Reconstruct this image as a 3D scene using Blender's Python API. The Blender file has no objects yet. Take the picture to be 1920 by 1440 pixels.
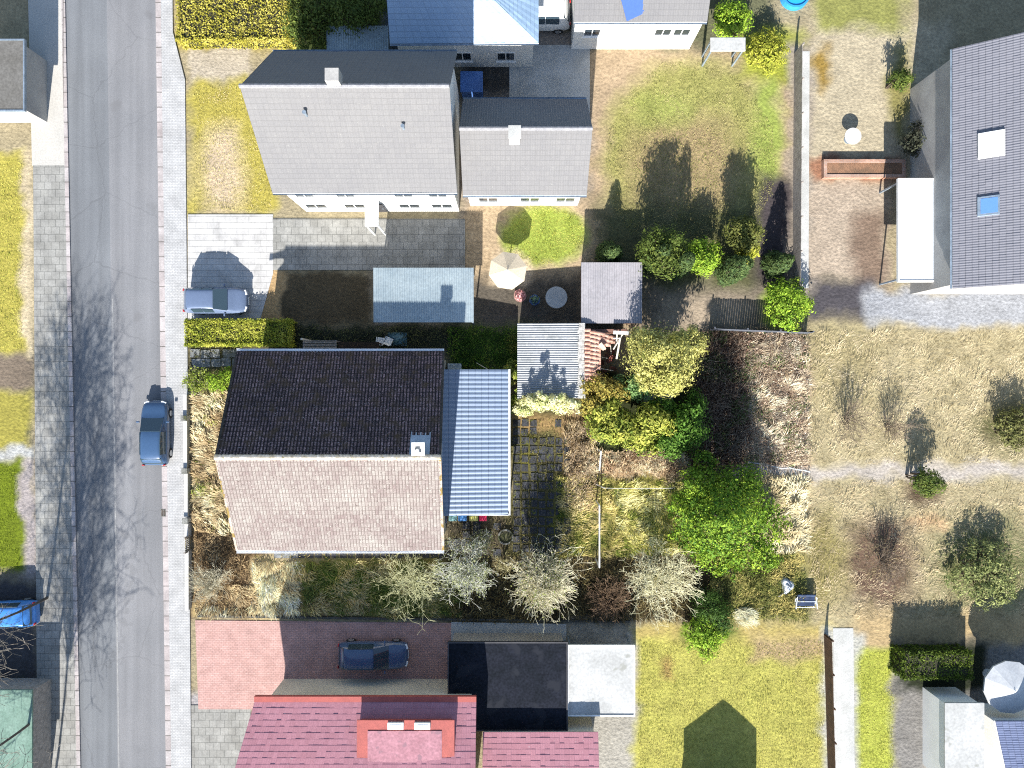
import bpy, bmesh, math, random
import numpy as np
from mathutils import Vector, Matrix

# ------------------------------------------------------------------ scene, camera, light
scn = bpy.context.scene
COL = scn.collection
H = 49.0            # camera height, metres
S = 28.0            # photo pixels (1920 wide) per metre on the ground

cam_d = bpy.data.cameras.new("camera")
cam = bpy.data.objects.new("camera", cam_d); COL.objects.link(cam)
cam.location = (0, 0, H); cam.rotation_euler = (0, 0, 0)
cam_d.sensor_fit = 'HORIZONTAL'; cam_d.angle = 2 * math.atan(960 / S / H)
cam_d.clip_start = 1.0; cam_d.clip_end = 3000
scn.camera = cam

SUN_K, SUN_DX = 1.66, 0.19          # shadow length north / east per metre of height
SUN_EL = math.atan(1 / math.hypot(SUN_K, SUN_DX))
SUN_AZ = math.atan2(SUN_DX, SUN_K)   # shadow direction east of north
world = bpy.data.worlds.new("World"); scn.world = world; world.use_nodes = True
wn = world.node_tree.nodes; wl = world.node_tree.links
sky = wn.new("ShaderNodeTexSky"); sky.sky_type = 'NISHITA'; sky.sun_disc = False
sky.sun_elevation = SUN_EL; sky.sun_rotation = math.pi + SUN_AZ
sky.air_density = 1.0; sky.dust_density = 0.6; sky.ozone_density = 1.2
wl.new(sky.outputs[0], wn["Background"].inputs[0]); wn["Background"].inputs[1].default_value = 0.10

sun_d = bpy.data.lights.new("sun", 'SUN'); sun_d.energy = 5.0; sun_d.angle = math.radians(0.5)
sun_d.color = (1.0, 0.965, 0.91)
sun = bpy.data.objects.new("sun", sun_d); COL.objects.link(sun)
d = Vector((SUN_DX, SUN_K, -1.0)).normalized()      # light travels north, slightly east, down
sun.rotation_euler = d.to_track_quat('-Z', 'Y').to_euler()
sun.location = (0, -60, 60)

scn.view_settings.view_transform = 'Standard'; scn.view_settings.look = 'None'
scn.view_settings.exposure = 1.38; scn.view_settings.gamma = 1.0
scn.view_settings.use_curve_mapping = False
scn.render.engine = 'CYCLES'
scn.cycles.use_denoising = False; scn.cycles.filter_width = 1.1
scn.cycles.sample_clamp_indirect = 4.0
scn.cycles.max_bounces = 6; scn.cycles.diffuse_bounces = 3; scn.cycles.transparent_max_bounces = 4

# ------------------------------------------------------------------ helpers
rng = np.random.default_rng(7)
random.seed(11)
GAIN = 2.0

def P(px, py, z=0.0):
    f = (H - z) / H
    return Vector(((px - 960) / S * f, (720 - py) / S * f, z))

def lin(c):
    c = c / 255.0
    return c / 12.92 if c <= 0.04045 else ((c + 0.055) / 1.055) ** 2.4

def A(r, g, b, k=1.0):
    """base colour of a surface that shows as (r,g,b) when lit from above"""
    return tuple(min(0.85, lin(v) / GAIN * k) for v in (r, g, b))

def tag(o, label=None, cat=None, group=None, kind=None):
    if label: o["label"] = label
    if cat: o["category"] = cat
    if group: o["group"] = group
    if kind: o["kind"] = kind
    return o

def thing(name, label, cat, loc=(0, 0, 0), group=None, rz=0.0):
    o = bpy.data.objects.new(name, None); COL.objects.link(o)
    o.location = loc; o.rotation_euler = (0, 0, rz); o.empty_display_size = 0.3
    return tag(o, label, cat, group)

def link_mesh(name, me, mat, parent=None, world_coords=True):
    o = bpy.data.objects.new(name, me); COL.objects.link(o)
    if mat is not None: me.materials.append(mat)
    if parent is not None:
        o.parent = parent
        if world_coords: o.matrix_parent_inverse = parent_world(parent).inverted()
    return o

def parent_world(o):
    m = Matrix.Identity(4)
    chain = []
    while o is not None:
        chain.append(o); o = o.parent
    for q in reversed(chain):
        basis = Matrix.Translation(q.location) @ q.rotation_euler.to_matrix().to_4x4()
        m = m @ (q.matrix_parent_inverse if q.parent else Matrix.Identity(4)) @ basis
    return m

def np_mesh(name, verts, faces, colors=None, uvs=None, smooth=False):
    """verts (n,3); faces (m,k); colors per vertex (n,3); uvs per vertex (n,2)"""
    verts = np.asarray(verts, np.float32); faces = np.asarray(faces, np.int32)
    me = bpy.data.meshes.new(name)
    n, (m, k) = len(verts), faces.shape
    me.vertices.add(n); me.vertices.foreach_set("co", verts.ravel())
    me.loops.add(m * k); me.loops.foreach_set("vertex_index", faces.ravel())
    me.polygons.add(m); me.polygons.foreach_set("loop_start", np.arange(0, m * k, k, dtype=np.int32))
    if colors is not None:
        ca = me.color_attributes.new("Col", 'FLOAT_COLOR', 'POINT')
        c4 = np.ones((n, 4), np.float32); c4[:, :3] = colors
        ca.data.foreach_set("color", c4.ravel())
    if uvs is not None:
        uvl = me.uv_layers.new(name="UVMap")
        uvl.data.foreach_set("uv", np.asarray(uvs, np.float32)[faces.ravel()].ravel())
    me.polygons.foreach_set("use_smooth", np.full(m, bool(smooth)))
    me.update(calc_edges=True)
    return me

class MB:
    """collects primitives into one mesh"""
    def __init__(s): s.v = []; s.f = []
    def add(s, vs, fs):
        b = len(s.v); s.v += [tuple(v) for v in vs]; s.f += [[b + i for i in f] for f in fs]; return s
    def box(s, x0, y0, z0, x1, y1, z1):
        return s.add([(x0,y0,z0),(x1,y0,z0),(x1,y1,z0),(x0,y1,z0),(x0,y0,z1),(x1,y0,z1),(x1,y1,z1),(x0,y1,z1)],
                     [(3,2,1,0),(4,5,6,7),(0,1,5,4),(1,2,6,5),(2,3,7,6),(3,0,4,7)])
    def obox(s, c, sx, sy, sz, rz=0, rx=0, ry=0):
        m = Matrix.Rotation(rz, 3, 'Z') @ Matrix.Rotation(ry, 3, 'Y') @ Matrix.Rotation(rx, 3, 'X')
        q = [(-1,-1,-1),(1,-1,-1),(1,1,-1),(-1,1,-1),(-1,-1,1),(1,-1,1),(1,1,1),(-1,1,1)]
        return s.add([Vector(c) + m @ Vector((a*sx/2, b*sy/2, e*sz/2)) for a,b,e in q],
                     [(3,2,1,0),(4,5,6,7),(0,1,5,4),(1,2,6,5),(2,3,7,6),(3,0,4,7)])
    def tube(s, p0, p1, r0, r1=None, n=8, caps=True):
        r1 = r0 if r1 is None else r1
        p0, p1 = Vector(p0), Vector(p1); ax = (p1 - p0).normalized()
        u = ax.cross(Vector((0,0,1)) if abs(ax.z) < 0.9 else Vector((1,0,0))).normalized(); w = ax.cross(u)
        vs = []
        for p, r in ((p0, r0), (p1, r1)):
            vs += [p + (u*math.cos(2*math.pi*i/n) + w*math.sin(2*math.pi*i/n))*r for i in range(n)]
        fs = [(i, (i+1) % n, n+(i+1) % n, n+i) for i in range(n)]
        if caps: fs += [tuple(range(n-1,-1,-1)), tuple(range(n, 2*n))]
        return s.add(vs, fs)
    def prism(s, poly, z0, z1):
        n = len(poly)
        a = sum(poly[i][0]*poly[(i+1)%n][1]-poly[(i+1)%n][0]*poly[i][1] for i in range(n))
        if a < 0: poly = poly[::-1]
        vs = [(x,y,z0) for x,y in poly] + [(x,y,z1) for x,y in poly]
        return s.add(vs, [tuple(range(n-1,-1,-1)), tuple(range(n,2*n))] + [(i,(i+1)%n,n+(i+1)%n,n+i) for i in range(n)])
    def build(s, name, mat, parent=None, bevel=0.0, smooth=False):
        me = bpy.data.meshes.new(name); me.from_pydata(s.v, [], s.f); me.update()
        o = link_mesh(name, me, mat, parent)
        if smooth:
            for p in me.polygons: p.use_smooth = True
        if bevel:
            m = o.modifiers.new("bevel", 'BEVEL'); m.width = bevel; m.segments = 2; m.limit_method = 'ANGLE'
        return o

def ring(mb, c, r_out, r_in, z0, z1, n=28):
    cx, cy = c
    vs = []
    for z, r in ((z0, r_out), (z1, r_out), (z1, r_in), (z0, r_in)):
        vs += [(cx + r*math.cos(2*math.pi*i/n), cy + r*math.sin(2*math.pi*i/n), z) for i in range(n)]
    fs = []
    for k in range(4):
        a, b = k*n, ((k+1) % 4)*n
        fs += [(a+i, a+(i+1) % n, b+(i+1) % n, b+i) for i in range(n)]
    mb.add(vs, fs)

# ------------------------------------------------------------------ value noise
def _h(ix, iy, seed):
    n = (ix.astype(np.int64)*374761393 + iy.astype(np.int64)*668265263 + seed*2147483647) & 0xFFFFFFFF
    n = ((n ^ (n >> 13)) * 1274126177) & 0xFFFFFFFF
    return ((n ^ (n >> 16)) & 0xFFFFFF) / float(0xFFFFFF)
def vnoise(x, y, seed=0):
    x = np.asarray(x, float); y = np.asarray(y, float)
    ix = np.floor(x); iy = np.floor(y); fx = x-ix; fy = y-iy
    fx = fx*fx*(3-2*fx); fy = fy*fy*(3-2*fy)
    a = _h(ix,iy,seed); b = _h(ix+1,iy,seed); c = _h(ix,iy+1,seed); e = _h(ix+1,iy+1,seed)
    return (a*(1-fx)+b*fx)*(1-fy) + (c*(1-fx)+e*fx)*fy
def fbm(x, y, seed=0, o=3):
    t = 0; amp = .5; s = 0
    for i in range(o):
        t = t + amp*vnoise(x*2**i, y*2**i, seed+i*17); s += amp; amp *= .5
    return t/s

# ------------------------------------------------------------------ materials
def new_mat(name):
    m = bpy.data.materials.new(name); m.use_nodes = True
    return m, m.node_tree.nodes, m.node_tree.links, m.node_tree.nodes["Principled BSDF"]

def surf(name, col, col2=None, rough=0.85, scale=1.5, amt=0.5, fine=18.0, fine_amt=0.18, bump=0.0, metal=0.0, spec=0.3, spots=None):
    """two-tone mottled surface with fine grain; spots = (colour, scale, threshold)"""
    m, n, l, b = new_mat(name)
    b.inputs["Roughness"].default_value = rough; b.inputs["Metallic"].default_value = metal
    b.inputs["Specular IOR Level"].default_value = spec
    tc = n.new("ShaderNodeTexCoord")
    no = n.new("ShaderNodeTexNoise"); no.inputs["Scale"].default_value = scale; no.inputs["Detail"].default_value = 5
    l.new(tc.outputs["Object"], no.inputs["Vector"])
    ramp = n.new("ShaderNodeMapRange"); ramp.inputs[1].default_value = .35; ramp.inputs[2].default_value = .65
    ramp.inputs[4].default_value = amt*2 if amt < .5 else 1.0
    l.new(no.outputs["Fac"], ramp.inputs[0])
    mx = n.new("ShaderNodeMix"); mx.data_type = 'RGBA'
    c2 = col2 or tuple(v*0.8 for v in col)
    mx.inputs[6].default_value = (*col, 1); mx.inputs[7].default_value = (*c2, 1)
    l.new(ramp.outputs[0], mx.inputs[0])
    out = mx.outputs[2]
    nf = n.new("ShaderNodeTexNoise"); nf.inputs["Scale"].default_value = fine; nf.inputs["Detail"].default_value = 4
    l.new(tc.outputs["Object"], nf.inputs["Vector"])
    if fine_amt:
        mr = n.new("ShaderNodeMapRange"); mr.inputs[1].default_value = .3; mr.inputs[2].default_value = .7
        mr.inputs[3].default_value = 1-fine_amt; mr.inputs[4].default_value = 1+fine_amt
        l.new(nf.outputs["Fac"], mr.inputs[0])
        vm = n.new("ShaderNodeVectorMath"); vm.operation = 'SCALE'
        l.new(out, vm.inputs[0]); l.new(mr.outputs[0], vm.inputs["Scale"]); out = vm.outputs[0]
    if spots:
        sc, ss, th = spots
        ns = n.new("ShaderNodeTexNoise"); ns.inputs["Scale"].default_value = ss; ns.inputs["Detail"].default_value = 3
        l.new(tc.outputs["Object"], ns.inputs["Vector"])
        r2 = n.new("ShaderNodeMapRange"); r2.inputs[1].default_value = th; r2.inputs[2].default_value = th+.06
        l.new(ns.outputs["Fac"], r2.inputs[0])
        m2 = n.new("ShaderNodeMix"); m2.data_type = 'RGBA'; m2.inputs[7].default_value = (*sc, 1)
        l.new(r2.outputs[0], m2.inputs[0]); l.new(out, m2.inputs[6]); out = m2.outputs[2]
    l.new(out, b.inputs["Base Color"])
    if bump:
        bp = n.new("ShaderNodeBump"); bp.inputs["Strength"].default_value = bump; bp.inputs["Distance"].default_value = .05
        l.new(nf.outputs["Fac"], bp.inputs["Height"]); l.new(bp.outputs[0], b.inputs["Normal"])
    return m

def attr_mat(name, rough=0.8, trans=0.0, grain=0.0, grain_scale=8.0, bump=0.0, spec=0.2):
    """colour from the 'Col' attribute (colour of blades, leaves, soil; bramble and yard shade included)"""
    m, n, l, b = new_mat(name)
    b.inputs["Roughness"].default_value = rough; b.inputs["Specular IOR Level"].default_value = spec
    at = n.new("ShaderNodeAttribute"); at.attribute_name = "Col"
    out = at.outputs["Color"]
    if grain:
        tc = n.new("ShaderNodeTexCoord")
        for k, (sc, am) in enumerate(((grain_scale, grain), (grain_scale*5.3, grain*.9), (grain_scale*.18, grain*.6))):
            nf = n.new("ShaderNodeTexNoise"); nf.inputs["Scale"].default_value = sc; nf.inputs["Detail"].default_value = 4
            l.new(tc.outputs["Object"], nf.inputs["Vector"])
            mr = n.new("ShaderNodeMapRange"); mr.inputs[1].default_value = .28; mr.inputs[2].default_value = .72
            mr.inputs[3].default_value = 1-am; mr.inputs[4].default_value = 1+am
            l.new(nf.outputs["Fac"], mr.inputs[0])
            vm = n.new("ShaderNodeVectorMath"); vm.operation = 'SCALE'
            l.new(out, vm.inputs[0]); l.new(mr.outputs[0], vm.inputs["Scale"]); out = vm.outputs[0]
            if bump and k == 0:
                bp = n.new("ShaderNodeBump"); bp.inputs["Strength"].default_value = bump; bp.inputs["Distance"].default_value = .12
                l.new(nf.outputs["Fac"], bp.inputs["Height"]); l.new(bp.outputs[0], b.inputs["Normal"])
    l.new(out, b.inputs["Base Color"])
    if trans:
        t = n.new("ShaderNodeBsdfTranslucent"); l.new(out, t.inputs[0])
        mx = n.new("ShaderNodeMixShader"); mx.inputs[0].default_value = trans
        o = n["Material Output"]; l.new(b.outputs[0], mx.inputs[1]); l.new(t.outputs[0], mx.inputs[2]); l.new(mx.outputs[0], o.inputs[0])
    return m

def tile_mat(name, col, col2, dirt, joint=0.5, lichen=None, lichen_th=.66, rough=.8, spec=.3, moss=None, moss_th=.6, moss_scale=1.6, var=.25, lichen_scale=7.0, jx=.06, jy=.09, blotch=.3, soft=.05):
    """clay / concrete tiles: per-tile tone from the UV cell, dirty joints, lichen, moss"""
    m, n, l, b = new_mat(name)
    b.inputs["Roughness"].default_value = rough; b.inputs["Specular IOR Level"].default_value = spec
    uv = n.new("ShaderNodeUVMap"); uv.uv_map = "UVMap"
    tc = n.new("ShaderNodeTexCoord")
    fl = n.new("ShaderNodeVectorMath"); fl.operation = 'FLOOR'; l.new(uv.outputs[0], fl.inputs[0])
    wnz = n.new("ShaderNodeTexWhiteNoise"); wnz.noise_dimensions = '2D'; l.new(fl.outputs[0], wnz.inputs["Vector"])
    nb = n.new("ShaderNodeTexNoise"); nb.inputs["Scale"].default_value = blotch; nb.inputs["Detail"].default_value = 6
    l.new(tc.outputs["Object"], nb.inputs["Vector"])
    ad = n.new("ShaderNodeMath"); ad.operation = 'MULTIPLY_ADD'; ad.inputs[1].default_value = .55
    sub = n.new("ShaderNodeMapRange"); sub.inputs[1].default_value = .3; sub.inputs[2].default_value = .7; sub.inputs[4].default_value = .6
    l.new(nb.outputs["Fac"], sub.inputs[0]); l.new(wnz.outputs["Value"], ad.inputs[0]); l.new(sub.outputs[0], ad.inputs[2])
    mx = n.new("ShaderNodeMix"); mx.data_type = 'RGBA'; mx.inputs[6].default_value = (*col, 1); mx.inputs[7].default_value = (*col2, 1)
    l.new(ad.outputs[0], mx.inputs[0]); out = mx.outputs[2]
    nf = n.new("ShaderNodeTexNoise"); nf.inputs["Scale"].default_value = 14; nf.inputs["Detail"].default_value = 5
    l.new(tc.outputs["Object"], nf.inputs["Vector"])
    mr = n.new("ShaderNodeMapRange"); mr.inputs[1].default_value = .3; mr.inputs[2].default_value = .7
    mr.inputs[3].default_value = 1-var; mr.inputs[4].default_value = 1+var
    l.new(nf.outputs["Fac"], mr.inputs[0])
    vm = n.new("ShaderNodeVectorMath"); vm.operation = 'SCALE'; l.new(out, vm.inputs[0]); l.new(mr.outputs[0], vm.inputs["Scale"]); out = vm.outputs[0]
    # joints
    fr = n.new("ShaderNodeVectorMath"); fr.operation = 'FRACTION'; l.new(uv.outputs[0], fr.inputs[0])
    sp = n.new("ShaderNodeSeparateXYZ"); l.new(fr.outputs[0], sp.inputs[0])
    facs = []
    for idx, w in ((0, jx), (1, jy)):
        c = n.new("ShaderNodeMath"); c.operation = 'LESS_THAN'; c.inputs[1].default_value = w
        l.new(sp.outputs[idx], c.inputs[0]); facs.append(c)
    mxm = n.new("ShaderNodeMath"); mxm.operation = 'MAXIMUM'; l.new(facs[0].outputs[0], mxm.inputs[0]); l.new(facs[1].outputs[0], mxm.inputs[1])
    ml = n.new("ShaderNodeMath"); ml.operation = 'MULTIPLY'; ml.inputs[1].default_value = joint; l.new(mxm.outputs[0], ml.inputs[0])
    m3 = n.new("ShaderNodeMix"); m3.data_type = 'RGBA'; m3.inputs[7].default_value = (*dirt, 1)
    l.new(ml.outputs[0], m3.inputs[0]); l.new(out, m3.inputs[6]); out = m3.outputs[2]
    for spec_, th, sc in ((lichen, lichen_th, lichen_scale), (moss, moss_th, moss_scale)):
        if not spec_: continue
        ns = n.new("ShaderNodeTexNoise"); ns.inputs["Scale"].default_value = sc; ns.inputs["Detail"].default_value = 6
        l.new(tc.outputs["Object"], ns.inputs["Vector"])
        r2 = n.new("ShaderNodeMapRange"); r2.inputs[1].default_value = th; r2.inputs[2].default_value = th+soft
        l.new(ns.outputs["Fac"], r2.inputs[0])
        m2 = n.new("ShaderNodeMix"); m2.data_type = 'RGBA'; m2.inputs[7].default_value = (*spec_, 1)
        l.new(r2.outputs[0], m2.inputs[0]); l.new(out, m2.inputs[6]); out = m2.outputs[2]
    l.new(out, b.inputs["Base Color"])
    return m

def brick_mat(name, c1, c2, mortar, w, h, msize=.02, rough=.9, rot=0.0, scale=1.0, amt=.15, stain=.25):
    m, n, l, b = new_mat(name); b.inputs["Roughness"].default_value = rough; b.inputs["Specular IOR Level"].default_value = .25
    tc = n.new("ShaderNodeTexCoord"); mp = n.new("ShaderNodeMapping"); mp.inputs["Rotation"].default_value = (0, 0, rot)
    l.new(tc.outputs["Object"], mp.inputs[0])
    br = n.new("ShaderNodeTexBrick"); br.inputs["Color1"].default_value = (*c1, 1); br.inputs["Color2"].default_value = (*c2, 1)
    br.inputs["Mortar"].default_value = (*mortar, 1); br.inputs["Scale"].default_value = scale
    br.inputs["Brick Width"].default_value = w; br.inputs["Row Height"].default_value = h; br.inputs["Mortar Size"].default_value = msize
    l.new(mp.outputs[0], br.inputs["Vector"]); out = br.outputs["Color"]
    for sc, am in ((1.1, stain), (9.0, amt), (40.0, amt)):
        nf = n.new("ShaderNodeTexNoise"); nf.inputs["Scale"].default_value = sc; nf.inputs["Detail"].default_value = 5
        l.new(tc.outputs["Object"], nf.inputs["Vector"])
        mr = n.new("ShaderNodeMapRange"); mr.inputs[1].default_value = .3; mr.inputs[2].default_value = .7
        mr.inputs[3].default_value = 1-am; mr.inputs[4].default_value = 1+am*.7
        l.new(nf.outputs["Fac"], mr.inputs[0])
        vm = n.new("ShaderNodeVectorMath"); vm.operation = 'SCALE'; l.new(out, vm.inputs[0]); l.new(mr.outputs[0], vm.inputs["Scale"]); out = vm.outputs[0]
    l.new(out, b.inputs["Base Color"])
    return m

def glass_mat(name, col=(.02, .03, .04), rough=.08):
    m, n, l, b = new_mat(name); b.inputs["Base Color"].default_value = (*col, 1); b.inputs["Roughness"].default_value = rough
    b.inputs["Specular IOR Level"].default_value = .8
    return m

def paint(name, col, rough=.3, metal=0.0, coat=.5):
    m, n, l, b = new_mat(name); b.inputs["Roughness"].default_value = rough; b.inputs["Metallic"].default_value = metal
    b.inputs["Coat Weight"].default_value = coat; b.inputs["Coat Roughness"].default_value = .08
    tc = n.new("ShaderNodeTexCoord"); no = n.new("ShaderNodeTexNoise"); no.inputs["Scale"].default_value = 6; no.inputs["Detail"].default_value = 6
    l.new(tc.outputs["Object"], no.inputs["Vector"])
    mx = n.new("ShaderNodeMix"); mx.data_type = 'RGBA'; mx.inputs[6].default_value = (*[v*.9 for v in col], 1); mx.inputs[7].default_value = (*[min(.9, v*1.08+.004) for v in col], 1)
    l.new(no.outputs["Fac"], mx.inputs[0]); l.new(mx.outputs[2], b.inputs["Base Color"])
    return m

M = {}
M['ground'] = attr_mat("soil_and_turf", .95, 0, .26, 5.0, .5)
M['leaf'] = attr_mat("leaf", .6, .25, spec=.12)
M['blade'] = attr_mat("grass_blade", .8, .25, spec=.08)
M['twig'] = attr_mat("bark_twig", .9)
def road_mat(name, c1, c2, crack):
    m = surf(name, c1, c2, .92, .25, .5, 26, .2, .15, spots=(tuple(v*.82 for v in c1), .55, .66))
    n, l = m.node_tree.nodes, m.node_tree.links; b = n["Principled BSDF"]; src = b.inputs["Base Color"].links[0].from_socket
    tc = n.new("ShaderNodeTexCoord"); mp = n.new("ShaderNodeMapping"); mp.inputs["Scale"].default_value = (1.5, .05, 1); l.new(tc.outputs["Object"], mp.inputs[0])
    w = n.new("ShaderNodeTexNoise"); w.inputs["Scale"].default_value = 1.0; w.inputs["Detail"].default_value = 5; l.new(mp.outputs[0], w.inputs["Vector"])
    mr = n.new("ShaderNodeMapRange"); mr.inputs[1].default_value = .3; mr.inputs[2].default_value = .7; mr.inputs[3].default_value = .84; mr.inputs[4].default_value = 1.17; l.new(w.outputs["Fac"], mr.inputs[0])
    vm = n.new("ShaderNodeVectorMath"); vm.operation = 'SCALE'; l.new(src, vm.inputs[0]); l.new(mr.outputs[0], vm.inputs["Scale"])
    vo = n.new("ShaderNodeTexVoronoi"); vo.feature = 'DISTANCE_TO_EDGE'; vo.inputs["Scale"].default_value = .22
    nz = n.new("ShaderNodeTexNoise"); nz.inputs["Scale"].default_value = 1.4; nz.inputs["Detail"].default_value = 6; l.new(tc.outputs["Object"], nz.inputs["Vector"])
    mxv = n.new("ShaderNodeMix"); mxv.data_type = 'RGBA'; mxv.inputs[0].default_value = .35; l.new(tc.outputs["Object"], mxv.inputs[6]); l.new(nz.outputs["Color"], mxv.inputs[7]); l.new(mxv.outputs[2], vo.inputs["Vector"])
    lt = n.new("ShaderNodeMath"); lt.operation = 'LESS_THAN'; lt.inputs[1].default_value = .0045; l.new(vo.outputs["Distance"], lt.inputs[0])
    ck = n.new("ShaderNodeMath"); ck.operation = 'MULTIPLY'; ck.inputs[1].default_value = crack; l.new(lt.outputs[0], ck.inputs[0])
    mx = n.new("ShaderNodeMix"); mx.data_type = 'RGBA'; mx.inputs[7].default_value = (.05, .05, .052, 1); l.new(ck.outputs[0], mx.inputs[0]); l.new(vm.outputs[0], mx.inputs[6]); l.new(mx.outputs[2], b.inputs["Base Color"])
    return m
M['asphalt'] = surf("asphalt", (.135,.145,.155), (.115,.122,.13), .9, .25, .5, 26, .18, .15, spots=((.17,.17,.17), 1.3, .64))
M['asphalt_lane'] = surf("asphalt_lane", (.165,.165,.17), (.14,.143,.15), .9, .22, .5, 24, .16, .15, spots=((.12,.12,.125), .9, .66))
M['asphalt'] = road_mat('worn_asphalt', (.145,.152,.16), (.122,.128,.136), .22)
M['asphalt_lane'] = road_mat('worn_asphalt_lane', (.175,.175,.18), (.152,.154,.16), .16)
M['joint'] = surf("seam_sealant", (.27,.27,.26), (.2,.2,.2), .9, 3, .5)
M['kerb'] = brick_mat("kerb_stone", (.33,.29,.28), (.37,.34,.33), (.12,.11,.1), 1.0, 3.0, .03, rot=math.pi/2)
M['slab'] = brick_mat("pavement_setts", (.355,.355,.35), (.405,.40,.39), (.25,.25,.25), .21, .105, .012, amt=.14, stain=.16)
M['concrete'] = surf("concrete", (.42,.42,.40), (.33,.33,.31), .9, .8, .5, 14, .14, .1)
M['old_concrete'] = surf("old_concrete", (.20,.20,.185), (.12,.12,.105), .95, 1.4, .5, 11, .3, .2, spots=((.06,.065,.03), 2.0, .58))
M['pale_concrete'] = surf("pale_concrete", (.40,.38,.345), (.34,.33,.30), .9, .35, .5, 9, .1, .05)
M['drive_slabs'] = brick_mat('drive_slabs', (.45,.44,.42), (.40,.39,.375), (.2,.2,.19), .8, .4, .012, amt=.1, stain=.22)
M['white_concrete'] = surf("white_concrete", (.46,.45,.43), (.40,.39,.375), .9, .5, .5, 12, .1, .05)
M['grey_paving'] = brick_mat("grey_paving", (.23,.225,.205), (.265,.26,.24), (.12,.12,.11), .5, .5, .015, stain=.25)
M['red_paving'] = brick_mat("red_paving", (.40,.24,.21), (.45,.28,.25), (.25,.16,.14), .24, .12, .01, stain=.16)
M['render_white'] = surf("white_render", (.70,.69,.65), (.62,.61,.57), .9, .6, .5, 10, .08)
M['render_cream'] = surf("cream_render", (.56,.51,.41), (.48,.44,.35), .9, .6, .5, 10, .12)
M['render_grey'] = surf("grey_render", (.33,.32,.30), (.26,.25,.24), .9, .6, .5, 10, .12)
M['white_trim'] = surf("white_trim", (.74,.74,.72), (.6,.6,.58), .5, 2, .4, 9, .06)
M['dark_trim'] = surf("dark_trim", (.05,.05,.055), (.035,.035,.04), .5, 2, .4)
M['zinc'] = surf("zinc", (.30,.36,.42), (.22,.27,.32), .5, 3, .5, 12, .2, 0, .5)
M['wood_grey'] = surf("weathered_wood", (.30,.27,.24), (.2,.18,.16), .9, 4, .5, 22, .25)
M['wood_pale'] = surf("pale_wood", (.62,.58,.50), (.5,.46,.38), .8, 4, .5, 22, .15)
M['wood_brown'] = surf("brown_wood", (.09,.05,.03), (.05,.03,.02), .85, 3, .5, 20, .3)
M['glass'] = glass_mat("window_glass")
M['car_glass'] = glass_mat("car_glass", (.03,.05,.065), .05)
M['tyre'] = surf("tyre_rubber", (.02,.02,.02), None, .85)
M['rim'] = surf("alloy_rim", (.45,.46,.47), None, .35, 5, .3, 9, .05, 0, .7)
M['lamp_white'] = glass_mat("headlamp_lens", (.7,.72,.74), .1)
M['lamp_red'] = glass_mat("tail_lamp_lens", (.35,.02,.02), .15)
M['plastic_black'] = surf("black_plastic", (.025,.025,.028), None, .5)
LEAF_K = (1.3, 1.3, 1.1)
BLADE_K = 1.5
# ------------------------------------------------------------------ polygons in photo pixels on the ground
def in_poly(px, py, poly):
    inside = np.zeros(px.shape, bool); n = len(poly)
    for i in range(n):
        x0, y0 = poly[i]; x1, y1 = poly[(i+1) % n]
        c = ((y0 > py) != (y1 > py)) & (px < (x1-x0)*(py-y0)/((y1-y0) if y1 != y0 else 1e-9) + x0)
        inside ^= c
    return inside
def poly_sd(px, py, poly):
    dmin = np.full(px.shape, 1e9); n = len(poly)
    for i in range(n):
        x0, y0 = poly[i]; x1, y1 = poly[(i+1) % n]
        dx, dy = x1-x0, y1-y0; L = dx*dx+dy*dy+1e-9
        t = np.clip(((px-x0)*dx+(py-y0)*dy)/L, 0, 1)
        dmin = np.minimum(dmin, np.hypot(px-x0-t*dx, py-y0-t*dy))
    return np.where(in_poly(px, py, poly), -dmin, dmin)
def rect(x0, y0, x1, y1): return [(x0,y0),(x1,y0),(x1,y1),(x0,y1)]
def ell(cx, cy, rx, ry, n=24): return [(cx+rx*math.cos(2*math.pi*i/n), cy+ry*math.sin(2*math.pi*i/n)) for i in range(n)]
def wpoly(poly, z=0.0): return [tuple(P(x, y, z)[:2]) for x, y in poly]

def sheet(name, poly, z, mat, kind='structure', thick=0.0):
    """flat sheet on the ground; poly in photo pixels measured at its own height"""
    pts = wpoly(poly, z)
    mb = MB()
    if thick: mb.prism(pts, z-thick, z)
    else:
        a = sum(pts[i][0]*pts[(i+1)%len(pts)][1]-pts[(i+1)%len(pts)][0]*pts[i][1] for i in range(len(pts)))
        if a < 0: pts = pts[::-1]
        mb.add([(x,y,z) for x,y in pts], [tuple(range(len(pts)))])
    o = mb.build(name, mat)
    if kind: tag(o, kind=kind)
    return o

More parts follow.
